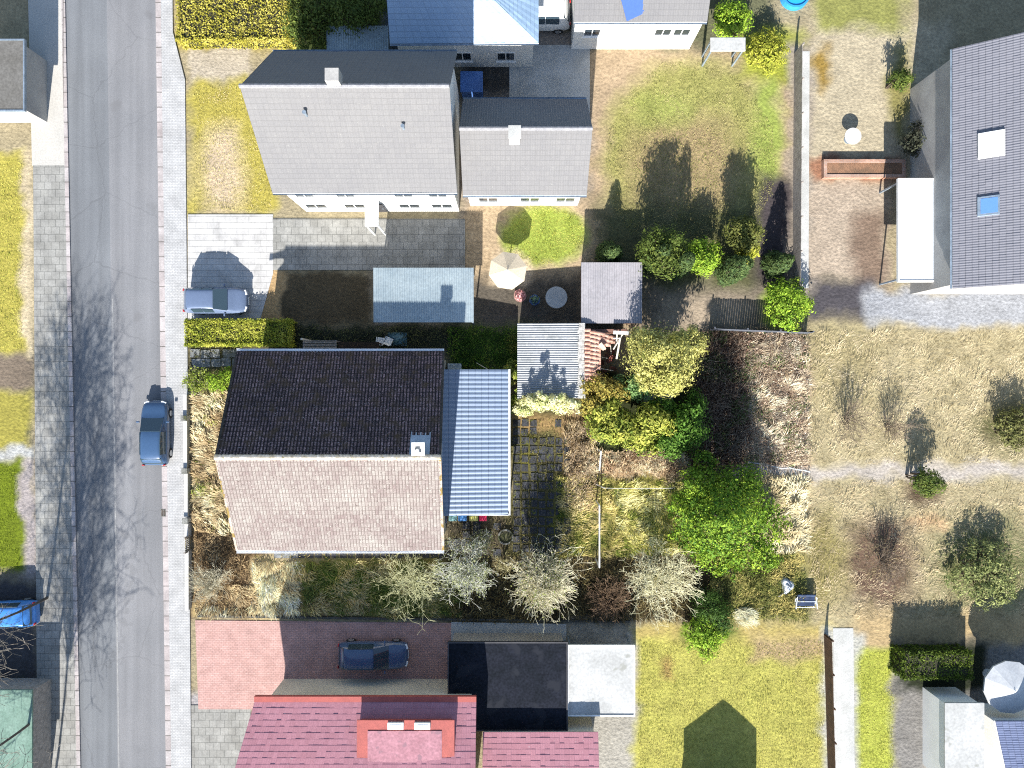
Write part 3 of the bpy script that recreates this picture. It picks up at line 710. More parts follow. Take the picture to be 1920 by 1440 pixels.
for poly, col, soft in [
    # left side of the road
    (rect(-60,290,46,668), (196,184,88), 8), (rect(42,290,62,668), (222,204,168), 8), (rect(-60,668,64,730), (140,125,108), 12), (rect(-60,730,54,842), (178,168,80), 10),
    (rect(-60,838,66,860), (205,205,200), 6), (rect(-60,862,40,1078), (122,138,28), 6), (rect(40,862,70,1085), (186,176,172), 8), (rect(-60,1085,74,1300), (88,86,88), 12), (rect(-60,1280,70,1500), (72,92,70), 10),
    # north neighbours
    (rect(330,-60,560,92), (200,180,90), 10), (rect(352,88,470,152), (205,192,170), 6), (rect(356,152,520,402), (196,182,88), 10), (ell(415,320,42,85), (222,200,168), 22),
    (rect(545,-40,720,100), (70,82,38), 10), (rect(720,-60,1080,100), (95,105,112), 8), (rect(1040,-60,1450,100), (120,120,90), 12),
    (rect(862,60,1108,420), (170,160,150), 8), (rect(862,80,965,180), (92,88,82), 16),
    (rect(1100,90,1500,620), (196,172,140), 12), (ell(1295,300,165,190), (180,176,104), 22), (ell(1285,330,110,120), (180,158,116), 34), (ell(1440,270,26,150), (172,186,92), 14), (ell(1240,200,60,30), (172,178,96), 20),
    (rect(1385,60,1500,150), (170,176,70), 16), (rect(1110,380,1450,560), (110,110,75), 26), (rect(1420,330,1490,560), (86,78,78), 16),
    (rect(866,372,1110,605), (200,176,142), 10), (ell(1020,440,80,58), (170,186,82), 12), (rect(880,520,1090,615), (112,104,92), 14), (ell(955,505,36,34), (230,208,176), 8),
    (rect(1200,540,1440,618), (150,138,120), 18), (rect(1230,560,1400,610), (190,172,148), 14), (ell(1478,575,50,36), (165,190,74), 10),
    (rect(1480,90,1530,560), (178,166,150), 10), (rect(1520,40,1780,330), (206,192,162), 12), (rect(1530,-40,1700,60), (160,160,90), 14), (ell(1545,130,20,40), (170,140,70), 10), (ell(1690,170,22,90), (158,150,92), 14),
    (rect(1520,296,1700,338), (176,128,100), 8), (rect(1516,338,1665,525), (200,182,160), 10), (rect(1600,400,1660,540), (150,128,110), 14), (rect(1520,528,1630,606), (92,88,92), 12), (rect(1620,545,1980,612), (182,184,188), 10),
    # open field to the east
    (rect(1508,612,1990,1172), (196,182,142), 12), (rect(1508,612,1640,760), (182,168,124), 30), (ell(1900,800,70,40), (110,110,70), 26), (ell(1735,920,32,30), (112,92,74), 16), (ell(1740,980,48,14), (222,186,142), 10),
    (ell(1650,1060,70,90), (128,104,86), 26), (ell(1850,1060,100,90), (130,134,88), 30), (ell(1545,1050,40,90), (164,152,96), 20), (rect(1600,1150,1990,1222), (204,178,132), 14), (rect(1508,870,1990,898), (206,196,184), 10),
    (rect(528,505,702,612), (104,92,70), 8), (rect(484,505,530,612), (206,172,124), 6), (rect(700,505,880,612), (150,140,125), 8),  # yard soil painted darker inside the house's cast shadow, tan outside
    # the plot itself
    (rect(356,612,560,700), (96,92,66), 8), (rect(360,690,520,1008), (204,180,134), 8), (rect(352,690,440,738), (110,116,58), 10), (ell(395,790,26,12), (160,150,70), 10), (ell(392,925,34,22), (166,166,78), 12), (ell(410,880,26,20), (150,110,60), 14),
    (rect(356,996,500,1160), (120,98,70), 10), (rect(470,1050,562,1150), (238,214,160), 8), (ell(520,1078,22,14), (150,160,66), 9), (ell(500,1120,14,10), (160,160,70), 8), (rect(366,1130,560,1152), (226,200,140), 6),
    (rect(556,1046,860,1160), (140,136,74), 10), (ell(640,1090,60,26), (92,140,36), 16), (ell(620,1145,60,14), (190,166,120), 10), (ell(740,1120,40,26), (90,130,40), 14), (rect(840,1046,1180,1166), (60,54,42), 14),
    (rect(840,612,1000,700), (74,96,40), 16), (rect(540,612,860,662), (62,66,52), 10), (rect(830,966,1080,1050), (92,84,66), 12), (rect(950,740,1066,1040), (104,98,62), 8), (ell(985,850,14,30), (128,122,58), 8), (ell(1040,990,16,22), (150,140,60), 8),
    (rect(960,780,1060,812), (176,146,98), 10), (rect(1058,770,1130,960), (176,144,102), 14), (rect(1040,900,1160,1050), (146,142,74), 16), (rect(1130,890,1270,1040), (206,192,112), 14), (ell(1110,985,36,40), (130,132,60), 16), (ell(1180,900,70,12), (140,140,62), 8),
    (rect(1100,848,1300,896), (202,170,128), 10), (rect(1060,1040,1400,1166), (84,72,50), 14), (rect(1090,690,1330,860), (60,66,34), 10), (rect(1290,622,1512,880), (120,98,74), 10), (rect(1400,660,1512,870), (222,196,164), 14), (rect(1296,640,1400,880), (74,52,42), 24), (ell(1470,690,30,16), (120,112,70), 14),  # dark bramble bed west, pale east: the tree's cast shadow painted in
    (rect(1380,872,1512,896), (205,190,176), 6), (rect(1420,898,1512,1035), (236,212,158), 10), (rect(1370,1030,1512,1166), (134,132,70), 16),
    # south neighbours
    (rect(350,1300,470,1500), (186,180,178), 10), (rect(1060,1170,1200,1480), (190,184,170), 10), (rect(1192,1180,1560,1500), (202,196,100), 8), (rect(1195,1172,1560,1200), (200,180,110), 10), (ell(1250,1258,10,20), (170,140,84), 8), (rect(1410,1195,1545,1240), (196,170,128), 10), (ell(1330,1185,55,20), (110,130,50), 12),
    (rect(1540,1180,1620,1500), (202,200,188), 8), (rect(1606,1220,1678,1500), (190,196,84), 8), (rect(1676,1210,1990,1500), (150,146,140), 12), (rect(1690,1210,1850,1300), (50,56,36), 10),
]: patch(poly, col, soft)
# slightly rough terrain: small tussocks, flat elsewhere
ground = link_mesh("ground", np_mesh("ground", np.stack([GX.ravel(), GY.ravel(), np.zeros(GX.size)], 1),
    (lambda i, j: ((j*len(gx)+i).ravel()[:, None]+[0, 1, len(gx)+1, len(gx)]))(*np.meshgrid(np.arange(len(gx)-1), np.arange(len(gy)-1))), gc.reshape(-1, 3), smooth=True), M['ground'])
tag(ground, kind='structure')

# ------------------------------------------------------------------ road, kerb, pavements, hard standing
def rx(y): return 300+(y-560)*.0135          # right road edge
def cx_(y): return 208+(y-560)*.014
def lx(y): return 132+(y-560)*.02
Y0, Y1 = -900, 2300
sheet("road", [(lx(Y0),Y0),(cx_(Y0),Y0),(cx_(Y1),Y1),(lx(Y1),Y1)], .008, M['asphalt'])
sheet("road_lane", [(cx_(Y0),Y0),(rx(Y0),Y0),(rx(Y1),Y1),(cx_(Y1),Y1)], .009, M['asphalt_lane'])
sheet("road_seam", [(cx_(560)+2,560),(cx_(560)+4.2,560),(cx_(1700)+3.6,1700),(cx_(1700)+1.6,1700)], .013, M['joint'])
kp = [(rx(Y0)-1,Y0),(rx(Y0)+9,Y0),(rx(Y1)+9,Y1),(rx(Y1)-1,Y1)]
sheet("kerb", kp, .11, M['kerb'], thick=.11)
def swx(y): return 352+(y-560)*.008
sheet("pavement", [(rx(Y0)+9,Y0),(swx(Y0)-26,Y0),(swx(60)-24,60),(swx(150)-2,150),(swx(Y1),Y1),(rx(Y1)+9,Y1)], .108, M['slab'], thick=.1)
sheet("far_kerb", [(lx(Y0)-6,Y0),(lx(Y0)+1,Y0),(lx(Y1)+1,Y1),(lx(Y1)-6,Y1)], .1, M['kerb'], thick=.1)
sheet("far_pavement", [(62,310),(lx(310)-6,310),(lx(Y1)-6,Y1),(76,Y1)], .098, M['grey_paving'], thick=.09)
sheet("forecourt", [(48,-200),(lx(-200)-6,-200),(lx(310)-6,310),(60,310)], .098, M['pale_concrete'], thick=.09)
sheet("driveway", [(352,402),(512,402),(512,512),(486,606),(352,606)], .05, M['drive_slabs'], thick=.05)
sheet("terrace", rect(512,410,872,506), .05, M['grey_paving'], thick=.05)
sheet("courtyard", rect(955,84,1106,240), .03, M['concrete'], thick=.03)
sheet("red_forecourt", [(366,1163),(846,1168),(846,1330),(372,1330)], .03, M['red_paving'], thick=.03)
sheet("concrete_strip", [(846,1166),(1062,1170),(1062,1230),(846,1230)], .03, M['concrete'], thick=.03)
sheet("garden_path", [(1498,96),(1518,96),(1516,540),(1494,540)], .03, M['concrete'], thick=.03)
sheet("side_path", [(1562,1178),(1600,1178),(1604,1600),(1566,1600)], .03, M['concrete'], thick=.03)
sheet("parking_bay", [(352,1322),(470,1322),(470,1700),(360,1700)], .025, M['grey_paving'], thick=.025)

# mossy slab patio: square slabs with wide grassy joints
mb = MB()
for i in range(7):
    for j in range(15):
        px, py = 962+i*15.8+rng.normal(0, .9), 786+j*16.8+rng.normal(0, .9)
        lost = fbm(np.array([px/26.]), np.array([py/26.]), 77)[0] + (i/7.)*.32 + (.3 if py < 815 else 0)
        if lost > .9: continue
        c = P(px+7, py+7); w = .48*rng.uniform(.85, 1.05); hh = .49*rng.uniform(.85, 1.05)
        mb.obox((c.x, c.y, .012+rng.uniform(0, .012)), w, hh, .04, rng.normal(0, .03), rng.normal(0, .01), rng.normal(0, .01))
M['moss_shade_slab'] = surf("mossy_shade_slab", (.05,.052,.06), (.03,.03,.03), .95, 1.6, .6, 12, .4, .3, spots=((.075,.08,.02), 2.6, .60))
tag(mb.build("patio_paving", M['moss_shade_slab']), kind='structure')
mb = MB()
for i in range(5):
    for j in range(2):
        c = P(368+i*19+rng.normal(0, 1), 663+j*17+rng.normal(0, 1)); mb.obox((c.x, c.y, .02), .62, .55, .05, rng.normal(0, .03))
dark = MB()  # bin-yard slabs take the dark mossy colour to imitate shade there
for i in range(6):
    for j in range(4):
        if rng.uniform() < .3: continue
        c = P(838+i*19+rng.normal(0, 2), 985+j*17+rng.normal(0, 2)); dark.obox((c.x, c.y, .012), .5, .46, .04, rng.normal(0, .04))
for i in range(19):
    c = P(566+i*15.5, 1040); dark.obox((c.x, c.y, .02), .46, .42, .03, rng.normal(0, .02))  # strip slabs coloured dark where shade reaches the house wall
tag(dark.build("yard_paving", M['moss_shade_slab']), kind='structure')
for i in range(3):
    c = P(521+i*15.5, 1040); mb.obox((c.x, c.y, .02), .5, .42, .03, rng.normal(0, .02))
tag(mb.build("slab_path", surf("worn_slab", (.21,.22,.23), (.13,.135,.13), .95, 2.2, .5, 12, .3, .2, spots=((.05,.055,.025), 3, .6))), kind='structure')
# ------------------------------------------------------------------ the house with the dark and pale tiled slopes
M['tile_south'] = tile_mat("bleached_clay_tile", (.248,.228,.205), (.16,.124,.116), (.075,.058,.05), .9, lichen=(.30,.28,.25), lichen_th=.645, lichen_scale=10.0, var=.24, jx=.2, jy=.06, blotch=.55, moss=(.085,.065,.058), moss_th=.655, moss_scale=6.5, soft=.03)
M['tile_north'] = tile_mat("shade_darkened_tile", (.23,.155,.155), (.075,.052,.055), (.006,.005,.007), .95, lichen=(.62,.62,.62), lichen_th=.63, lichen_scale=11.0, var=1.1, jx=.4, jy=.10, moss=(.06,.04,.022), moss_th=.5, soft=.22, blotch=.6)  # north tiles coloured dark for the slope's shade; lichen and moss on top
M['ridge'] = surf("lichened_ridge_tile", (.48,.45,.40), (.36,.31,.22), .9, 2.5, .5, 9, .3, .1, spots=((.22,.18,.08), 3.5, .62))
M['verge'] = surf("mossy_verge", (.26,.19,.14), (.34,.29,.26), .9, 1.2, .5, 9, .3, .1, spots=((.17,.12,.035), 1.4, .52))
ze, zr = 4.0, 7.9
Xw, Xe = P(444, 0, ze).x, P(832, 0, ze).x
Yn, Ys = P(0, 659, ze).y, P(0, 1032, ze).y; Ym = (Yn+Ys)/2
Xw = min(Xw, P(404, 0, zr).x+.0); Xe_r = P(826, 0, zr).x; Xw_r = P(404, 0, zr).x
house = thing("detached_house", "large gabled house with one tiled slope coloured dark for shade and one bleached pink slope", "house", ((Xw+Xe)/2, Ym, 0))
Xw = P(444, 0, ze).x
wl_ = gable_walls(house, max(Xw, Xw_r)+.25, Ys+.45, min(Xe, Xe_r)-.2, Yn-.45, ze, zr, 'x', M['render_cream'], drop=.28)
rs = roof_plane("roof", (Xw,Ys,ze), (Xe,Ys,ze), (Xe_r,Ym,zr), (Xw_r,Ym,zr), M['tile_south'], house, .19, .335, .026, .03, 6, .09, 1)
rs["label"] = "bleached pink tiled roof slope"
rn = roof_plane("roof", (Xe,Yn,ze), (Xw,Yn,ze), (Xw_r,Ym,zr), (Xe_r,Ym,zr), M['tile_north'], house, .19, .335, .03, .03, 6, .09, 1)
rn["label"] = "tiled roof slope with shade put into its dark colour"
ridge_caps(house, (Xw_r-.02,Ym,zr+.03), (Xe_r+.02,Ym,zr+.03), M['ridge'], .16)
M['gutter_white'] = surf('white_pvc_gutter', (.84,.84,.83), (.78,.78,.77), .4, 2, .3, 9, .04)
for yy, sg in ((Ys, -1), (Yn, 1)): gutter(house, (Xw-.02, yy+sg*.085, ze+.02), (Xe+.02, yy+sg*.085, ze+.02), M['gutter_white'], .085)
for xa, xb, sg in ((Xw, Xw_r, -1), (Xe, Xe_r, 1)):
    for yy in (Ys, Yn):
        m = MB(); a = Vector((xa+sg*.04, yy, ze+.03)); b = Vector((xb+sg*.04, Ym, zr+.03)); q = Vector((0, 0, -.2)); o_ = Vector((-sg*.14, 0, 0))
        up_ = Vector((0, 0, .035))
        m.add([a+up_, b+up_, b+q, a+q, a+up_+o_, b+up_+o_, b+q+o_, a+q+o_], [(0,1,2,3),(7,6,5,4),(0,4,5,1),(1,5,6,2),(2,6,7,3),(3,7,4,0)])
        v = m.build("verge_board", M['verge'] if yy == Ys else M['tile_north_edge'] if 'tile_north_edge' in M else surf("dark_verge", (.06,.05,.045), (.03,.03,.025), .9, 2, .5, 9, .3), house)
for x in (-14.6, -11.2, -8.6, -6.3): window(house, (x, Ys+.45, 1.7), 1.3, 1.3, 'y', -1)
for x in (-14.0, -10.2): window(house, (x, Yn-.45, 1.8), 1.1, 1.2, 'y', 1)
door(house, (-12.2, Yn-.45, .1), 1.0, 2.05, 'y', 1, M['wood_brown'])
xw_ = max(Xw, Xw_r)+.25
for y, z in ((-6.3, 1.7), (-2.2, 1.7), (-4.1, 4.9)): window(house, (xw_, y, z), 1.5, 1.3, 'x', -1)
window(house, (min(Xe, Xe_r)-.2, -4.2, 5.0), 1.1, 1.1, 'x', 1)
# chimney just north of the ridge
cc = P(784, 842, 8.2); m = MB(); w = .31
m.box(cc.x-w, cc.y-w, zr-1.0, cc.x+w, cc.y+w, 8.15)
ch = m.build("chimney", surf("limewashed_brick", (.55,.54,.5), (.4,.39,.36), .95, 3, .5, 12, .2), house)
m = MB(); m.box(cc.x-w-.06, cc.y-w-.06, 8.15, cc.x+w+.06, cc.y-w+.14, 8.27); m.box(cc.x-w-.06, cc.y+w-.14, 8.15, cc.x+w+.06, cc.y+w+.06, 8.27)
m.box(cc.x-w-.06, cc.y-w+.14, 8.15, cc.x-w+.14, cc.y+w-.14, 8.27); m.box(cc.x+w-.14, cc.y-w+.14, 8.15, cc.x+w+.06, cc.y+w-.14, 8.27); m.build("chimney_cap", M['render_white'], ch)
m = MB(); m.tube((cc.x-.04, cc.y-.1, 8.15), (cc.x-.04, cc.y-.1, 8.36), .13, .11, 14); m.build("flue", M['white_trim'], ch)
sl = (zr-ze)/(Yn-Ym)
def zroof(y): return zr-(y-Ym)*sl
m = MB()
for x0, x1, y0, y1 in ((cc.x-w-.24, cc.x-w-.005, cc.y-w-.1, cc.y+w+.4), (cc.x+w+.005, cc.x+w+.28, cc.y-w-.1, cc.y+w+.4), (cc.x-w-.005, cc.x+w+.005, cc.y+w+.005, cc.y+w+.4)):
    m.add([(x0,y0,zroof(y0)+.07),(x1,y0,zroof(y0)+.07),(x1,y1,zroof(y1)+.07),(x0,y1,zroof(y1)+.07)], [(0,1,2,3)])
for i, x in enumerate(np.linspace(cc.x-w-.2, cc.x+w+.24, 5)):
    y0 = cc.y+w+.4; y1 = y0+rng.uniform(.1, .3); m.add([(x-.035,y0,zroof(y0)+.07),(x+.035,y0,zroof(y0)+.07),(x+.03,y1,zroof(y1)+.062),(x-.03,y1,zroof(y1)+.062)], [(0,1,2,3)])
m.build("lead_flashing", M['zinc'], ch)

# ------------------------------------------------------------------ lean-to with the blue steel pan roof
M['pan'] = tile_mat("blue_grey_steel_pan", (.165,.21,.285), (.14,.185,.26), (.05,.06,.09), .8, rough=.4, spec=.4, var=.1, jx=.05, jy=.0, blotch=.2)
zl0, zl1 = 3.15, 2.65
lx0, lx1 = P(831, 0, zl0).x-.5, P(953, 0, zl1).x
ly0, ly1 = P(0, 965, zl1).y, P(0, 693, zl1).y
lean = thing("lean_to", "flat lean-to with blue grey ribbed metal roof on the gable end of the big house", "extension", ((lx0+lx1)/2, (ly0+ly1)/2, 0))
# ribs run east-west: build with u along the eave (north-south)
nu = int(round((ly1-ly0)/.285)); nvv = 11; sub = 10
us = np.linspace(0, 1, nu*sub+1); ph = (us*nu) % 1.0
prof = (.5-.5*np.cos(ph*2*np.pi))**.8*.033
V, UV = [], []
for j in range(nvv):
    for v, hh, vt in ((j/nvv, .014, j+.001), ((j+1)/nvv-1e-4, 0, j+.999)):
        x = lx1+(lx0-lx1)*v; z = zl1+(zl0-zl1)*v
        V.append(np.stack([np.full(len(us), x), ly0+(ly1-ly0)*us, z+prof+hh], 1)); UV.append(np.stack([np.full(len(us), vt), us*nu], 1))
w_ = len(us); i, j = np.meshgrid(np.arange(w_-1), np.arange(2*nvv-1)); F = (j*w_+i).ravel()[:, None]+[0, 1, w_+1, w_]
lr = link_mesh("roof", np_mesh("roof", np.concatenate(V), F, None, np.concatenate(UV)), M['pan'], lean)
m = lr.modifiers.new("solid", 'SOLIDIFY'); m.thickness = .03; m.offset = -1
m = MB(); m.box(lx0+.51, ly0+.25, 0, lx1-.3, ly1-.2, 2.52); m.build("wall", M['render_cream'], lean)
gutter(lean, (lx1+.06, ly0-.05, zl1), (lx1+.06, ly1+.02, zl1), M['white_trim'], .075)
m = MB(); m.box(lx0+.5, ly0-.045, zl1-.14, lx1+.02, ly0-.012, zl1+.05); m.build("fascia", M['white_trim'], lean)
m = MB(); m.tube((lx1+.02, ly0+.12, .05), (lx1+.02, ly0+.12, zl1-.02), .05, n=10); m.build("downpipe", M['dark_trim'], lean)
window(lean, (lx1-.3, -3.5, 1.5), 1.6, 1.2, 'x', 1); door(lean, (lx1-.3, -6.2, .05), .95, 2.05, 'x', 1, M['white_trim'])

# ------------------------------------------------------------------ wheelie bins under the lean-to's south edge
def wheelie_bin(label, px, cbody, clid, h=1.07, w=.56):
    x, y = P(px, 0, h).x, P(0, 966, h).y
    t = thing("wheelie_bin", label, "bin", (x, y, 0), "wheelie bins beside the lean-to")
    mb_, ml_ = surf("bin_plastic", cbody, None, .55, 4, .3, 20, .08), surf("bin_lid_plastic", clid, None, .5, 4, .3, 20, .08)
    m = MB(); a, b, c, d_ = w/2*.8, w/2*.95, .27, .34
    m.add([(x-a,y-c,.1),(x+a,y-c,.1),(x+a,y+c,.1),(x-a,y+c,.1),(x-b,y-d_,h-.09),(x+b,y-d_,h-.09),(x+b,y+d_,h-.09),(x-b,y+d_,h-.09)], [(3,2,1,0),(4,5,6,7),(0,1,5,4),(1,2,6,5),(2,3,7,6),(3,0,4,7)])
    bo = m.build("body", mb_, t, .02)
    m = MB(); m.obox((x, y-.02, h-.04), w, .74, .08); m.obox((x, y-.03, h+.012), w*.72, .5, .03); m.build("lid", ml_, t, .025)
    m = MB(); m.tube((x-w*.4, y+.42, h-.1), (x+w*.4, y+.42, h-.1), .022); m.build("handle", mb_, t)
    for s in (-1, 1):
        m = MB(); m.tube((x+s*w*.36, y+.3, .11), (x+s*w*.46, y+.3, .11), .11, n=16); m.build("wheel", M['tyre'], t)
    return t
wheelie_bin("teal grey wheelie bin at the left end of the bin row under the metal roof", 849, (.10,.13,.13), (.12,.24,.25))
bb = wheelie_bin("blue wheelie bin with white stickers under the edge of the metal roof", 867, (.08,.1,.12), (.07,.22,.50))
wheelie_bin("wheelie bin with a yellow lid between the blue and the red bins", 888, (.10,.11,.11), (.42,.40,.12))
rb_ = wheelie_bin("narrow wheelie bin with a bright red lid at the right end of the row", 905.5, (.10,.1,.1), (.60,.03,.09), w=.48)
for t, dx in ((bb, .03), (rb_, 0)):
    m = MB(); m.box(t.location.x-.11+dx, t.location.y-.36, 1.031, t.location.x+.11+dx, t.location.y-.25, 1.036); m.build("sticker", M['white_trim'], t)
c = P(833, 972, .9); t = thing("storage_crate", "dark blue grey storage box beside the house corner and the bins", "box", (c.x, c.y, 0))
m = MB(); m.box(c.x-.34, c.y-.3, .0, c.x+.14, c.y+.5, .8); m.build("body", surf("crate_plastic", (.06,.07,.11)), t, .02)
m = MB(); m.box(c.x-.37, c.y-.33, .8, c.x+.17, c.y+.53, .87); m.build("lid", surf("crate_lid", (.10,.11,.17)), t, .02)

# ------------------------------------------------------------------ small things around the house
# front wall with pillars
t = thing("garden_wall", "low pale front garden wall with capped pillars along the pavement", "wall", P(353, 870))
for a, b in ((740, 779), (788, 876), (886, 966), (980, 1004), (1030, 1140)):
    p0, p1 = P(352+(a-740)*.012, a), P(352+(b-740)*.012, b)
    m = MB(); m.box(p0.x-.02, p1.y, .0, p0.x+.14, p0.y, .5); m.build("wall_panel", M['concrete'], t)
    m = MB(); m.box(p0.x-.06, p1.y, .5, p0.x+.18, p0.y, .57); m.build("coping", M['white_concrete'], t)
for a in (783.5, 881, 973):
    p0 = P(352+(a-740)*.012, a); m = MB(); m.box(p0.x-.1, p0.y-.15, 0, p0.x+.2, p0.y+.15, .72); pl = m.build("pillar", M['concrete'], t)
    m = MB(); m.obox((p0.x+.05, p0.y, .755), .38, .38, .07); m.build("pillar_cap", M['old_concrete'], pl, .015)
t = thing("garden_gate", "low wooden garden gate with upright yellowish pickets", "gate", P(357, 1017))
g0, g1 = P(357, 1005), P(357, 1029)
m = MB()
for i in range(7):
    y = g0.y+(g1.y-g0.y)*(i+.5)/7; m.box(g0.x+.02, y-.04, .1, g0.x+.045, y+.04, .85)
m.build("pickets", surf("yellow_pickets", (.36,.30,.14), (.26,.2,.1), .8, 4, .5), t)
m = MB()
for z in (.28, .68): m.box(g0.x+.046, g1.y, z, g0.x+.085, g0.y, z+.07)
m.build("rails", M['wood_grey'], t)
for y in (g0.y+.06, g1.y-.06):
    m = MB(); m.obox((g0.x+.05, y, .5), .1, .1, 1.0); m.build("post", M['wood_grey'], t)
# south boundary: dark edging wall
t = thing("boundary_wall", "low dark concrete edging wall between the overgrown garden and the red forecourt", "wall", P(760, 1160))
M['dark_edging'] = surf('dark_edging', (.07,.072,.065), (.04,.04,.035), .95, 1.2, .5, 12, .3)
for i in range(9):
    a, b = 372+i*90, 372+(i+1)*90-2; p0, p1 = P(a, 1154+i*1.2), P(b, 1154+(i+1)*1.2)
    m = MB(); m.prism([(p0.x, p0.y-.07), (p1.x, p1.y-.07), (p1.x, p1.y+.07), (p0.x, p0.y+.07)], 0, .16+rng.uniform(-.02, .02)); m.build("wall_panel", M['dark_edging'], t)
# slatted bench frame, brown canopy, white chairs, slab, rod on the north side
c = P(600, 647, 1.9); t = thing("slatted_pergola", "small grey slatted pergola roof beside the north eave of the house", "pergola", (c.x, c.y, 0))
x0, x1 = P(568, 0, 1.9).x, P(631, 0, 1.9).x; y0, y1 = P(0, 662, 1.9).y, P(0, 638, 1.9).y
m = MB()
for i in range(8): y = y0+(y1-y0)*(i+.5)/8; m.box(x0, y-.03, 1.9, x1, y+.03, 1.94)
m.build("slats", M['wood_grey'], t)
for x in (x0+.05, x1-.05):
    m = MB(); m.box(x-.04, y0, 1.82, x+.04, y1, 1.898); m.build("beam", M['wood_grey'], t)
    for y in (y0+.06, y1-.06): m = MB(); m.box(x-.035, y-.035, 0, x+.035, y+.035, 1.82); m.build("leg", M['wood_grey'], t)
m = MB(); m.box(x0-.04, y1+.0, 0, x0+.08, y1+.12, 2.3); m.build("post", M['wood_pale'], t)
c = P(672, 648, 1.8); t = thing("brown_canopy", "flat dark brown felt canopy between the slatted pergola and the white chairs", "canopy", (c.x, c.y, 0))
x0, x1 = P(634, 0, 1.8).x, P(711, 0, 1.8).x; y0, y1 = P(0, 664, 1.8).y, P(0, 641, 1.8).y
m = MB(); m.box(x0, y0, 1.76, x1, y1, 1.84); m.build("roof", surf("brown_felt", (.035,.022,.014), (.02,.014,.01), .95, 2, .5, 12, .3), t, .01)
for x in (x0+.08, x1-.08):
    for y in (y0+.08, y1-.08): m = MB(); m.box(x-.04, y-.04, 0, x+.04, y+.04, 1.758); m.build("post", M['wood_brown'], t)
def garden_chair(label, px, py, rz, zb=.0):
    t = thing("garden_chair", label, "chair", P(px, py), "white plastic chairs behind the house")
    R_ = Matrix.Rotation(rz, 3, 'Z'); o = Vector(P(px, py))
    def bx(name, c, sx, sy, sz, rx_=0):
        m = MB(); m.obox(o+R_ @ Vector(c), sx, sy, sz, rz, rx_); return m.build(name, M['white_trim'], t, .01)
    bx("seat", (0, 0, .43), .46, .45, .035); bx("backrest", (0, .25, .68), .46, .03, .48, -.18)
    for s in (-1, 1):
        bx("armrest", (s*.25, .0, .64), .05, .46, .03)
        for y in (-.19, .19): bx("leg", (s*.2, y, .205), .04, .04, .41)
    return t
garden_chair("white garden chair close to the brown canopy in the shade of the house", 716, 640, 3.0)
garden_chair("white garden chair next to the crumpled blue tarpaulin", 731, 640, 2.7)
c = P(745, 636); n_ = 14; V = []
for j in range(n_):
    for i in range(n_):
        u, v = i/(n_-1)-.5, j/(n_-1)-.5; e = max(0, 1-4*(u*u+v*v))
        V.append((c.x+u*1.3, c.y+v*.9, .02+e*.35*(.5+vnoise(np.array([i*.7]), np.array([j*.7]), 8)[0])))
i, j = np.meshgrid(np.arange(n_-1), np.arange(n_-1)); F = (j*n_+i).ravel()[:, None]+[0, 1, n_+1, n_]
tag(link_mesh("tarpaulin", np_mesh("tarpaulin", np.array(V), F), surf("blue_tarp", (.06,.14,.18), (.04,.09,.12), .5, 3, .5)), "crumpled dull blue tarpaulin lying beside the white chairs", "tarpaulin")
c = P(852, 687, 1.2); t = thing("water_tank", "pale grey lidded rainwater tank tucked into the corner of house and lean-to", "tank", (c.x, c.y, 0))
m = MB(); m.box(c.x-.42, c.y-.3, 0, c.x+.42, c.y+.16, 1.1); m.build("body", surf("grey_tank", (.25,.28,.28), None, .6, 2, .5, 9, .25), t, .04)
m = MB(); m.box(c.x-.45, c.y-.33, 1.1, c.x+.45, c.y+.19, 1.16); m.build("lid", surf("tank_lid", (.32,.36,.36), (.2,.23,.22), .6, 2, .5, 9, .3), t, .02)
p0, p1 = P(893, 680, .1), P(917, 694, 1.6); m = MB(); m.tube(p0, p1, .018, n=8)
m.tube(p1, p1+(p1-p0)*.04, .028, .028, 8)
tag(m.build("garden_pole", M['wood_pale']), "thin pale pole leaning on the north edge of the metal roof", "pole")
# concrete well ring
c = P(948, 1006); m = MB(); ring(m, (c.x, c.y), .52, .42, 0, .22)
t = thing("planting_ring", "round grey concrete ring full of weeds on the dark paving", "planter", (c.x, c.y, 0))
m.build("ring", M['old_concrete'], t)
m = MB(); m.tube((c.x, c.y, .0), (c.x, c.y, .12), .415, n=28); m.build("soil", surf("weedy_soil", (.05,.045,.03), (.07,.075,.03), .95, 3, .5, 20, .4), t)
# clothes-line frames
wpaint = surf("white_pole_paint", (.72,.72,.70), (.55,.54,.5), .5, 3, .4, 20, .1)
def line_frame(label, pa, pb, za, zb, legs):
    a, b = P(*pa, za), P(*pb, zb); t = thing("clothes_line_frame", label, "clothes line", ((a.x+b.x)/2, (a.y+b.y)/2, 0), "clothes-line posts on the lawn")
    m = MB(); m.tube(a, b, .05, n=10); m.build("crossbar", wpaint, t)
    for q in legs:
        g = P(*q[0]); e = a if q[1] == 0 else b; m = MB(); m.tube((g.x, g.y, 0), e, .045, n=10); m.build("post", wpaint, t)
    for k in range(4):
        e = a.lerp(b, .15+.23*k); m = MB(); m.tube(e+Vector((.04, 0, -.02)), e+Vector((.09, 0, -.09)), .012, n=6); m.build("hook", wpaint, t)
    return t
line_frame("long white clothes-line frame standing in the grass north of the pale twiggy shrub", (1124, 948), (1124, 1064), 2.1, 2.1, [((1117, 938), 0), ((1117, 1048), 1)])
line_frame("white clothes-line frame half hidden by the dry grass under the leafy shrubs", (1127, 846), (1124, 881), 2.0, 2.0, [((1120, 841), 0), ((1118, 874), 1)])
t = thing("line_post", "leaning white post with a thin line stretched towards the green tree", "post", P(1116, 907)); a = P(1116, 907); b = P(1133, 915, 2.0)
m = MB(); m.tube(a, b, .03, n=10); m.build("post", wpaint, t)
m = MB(); q = b
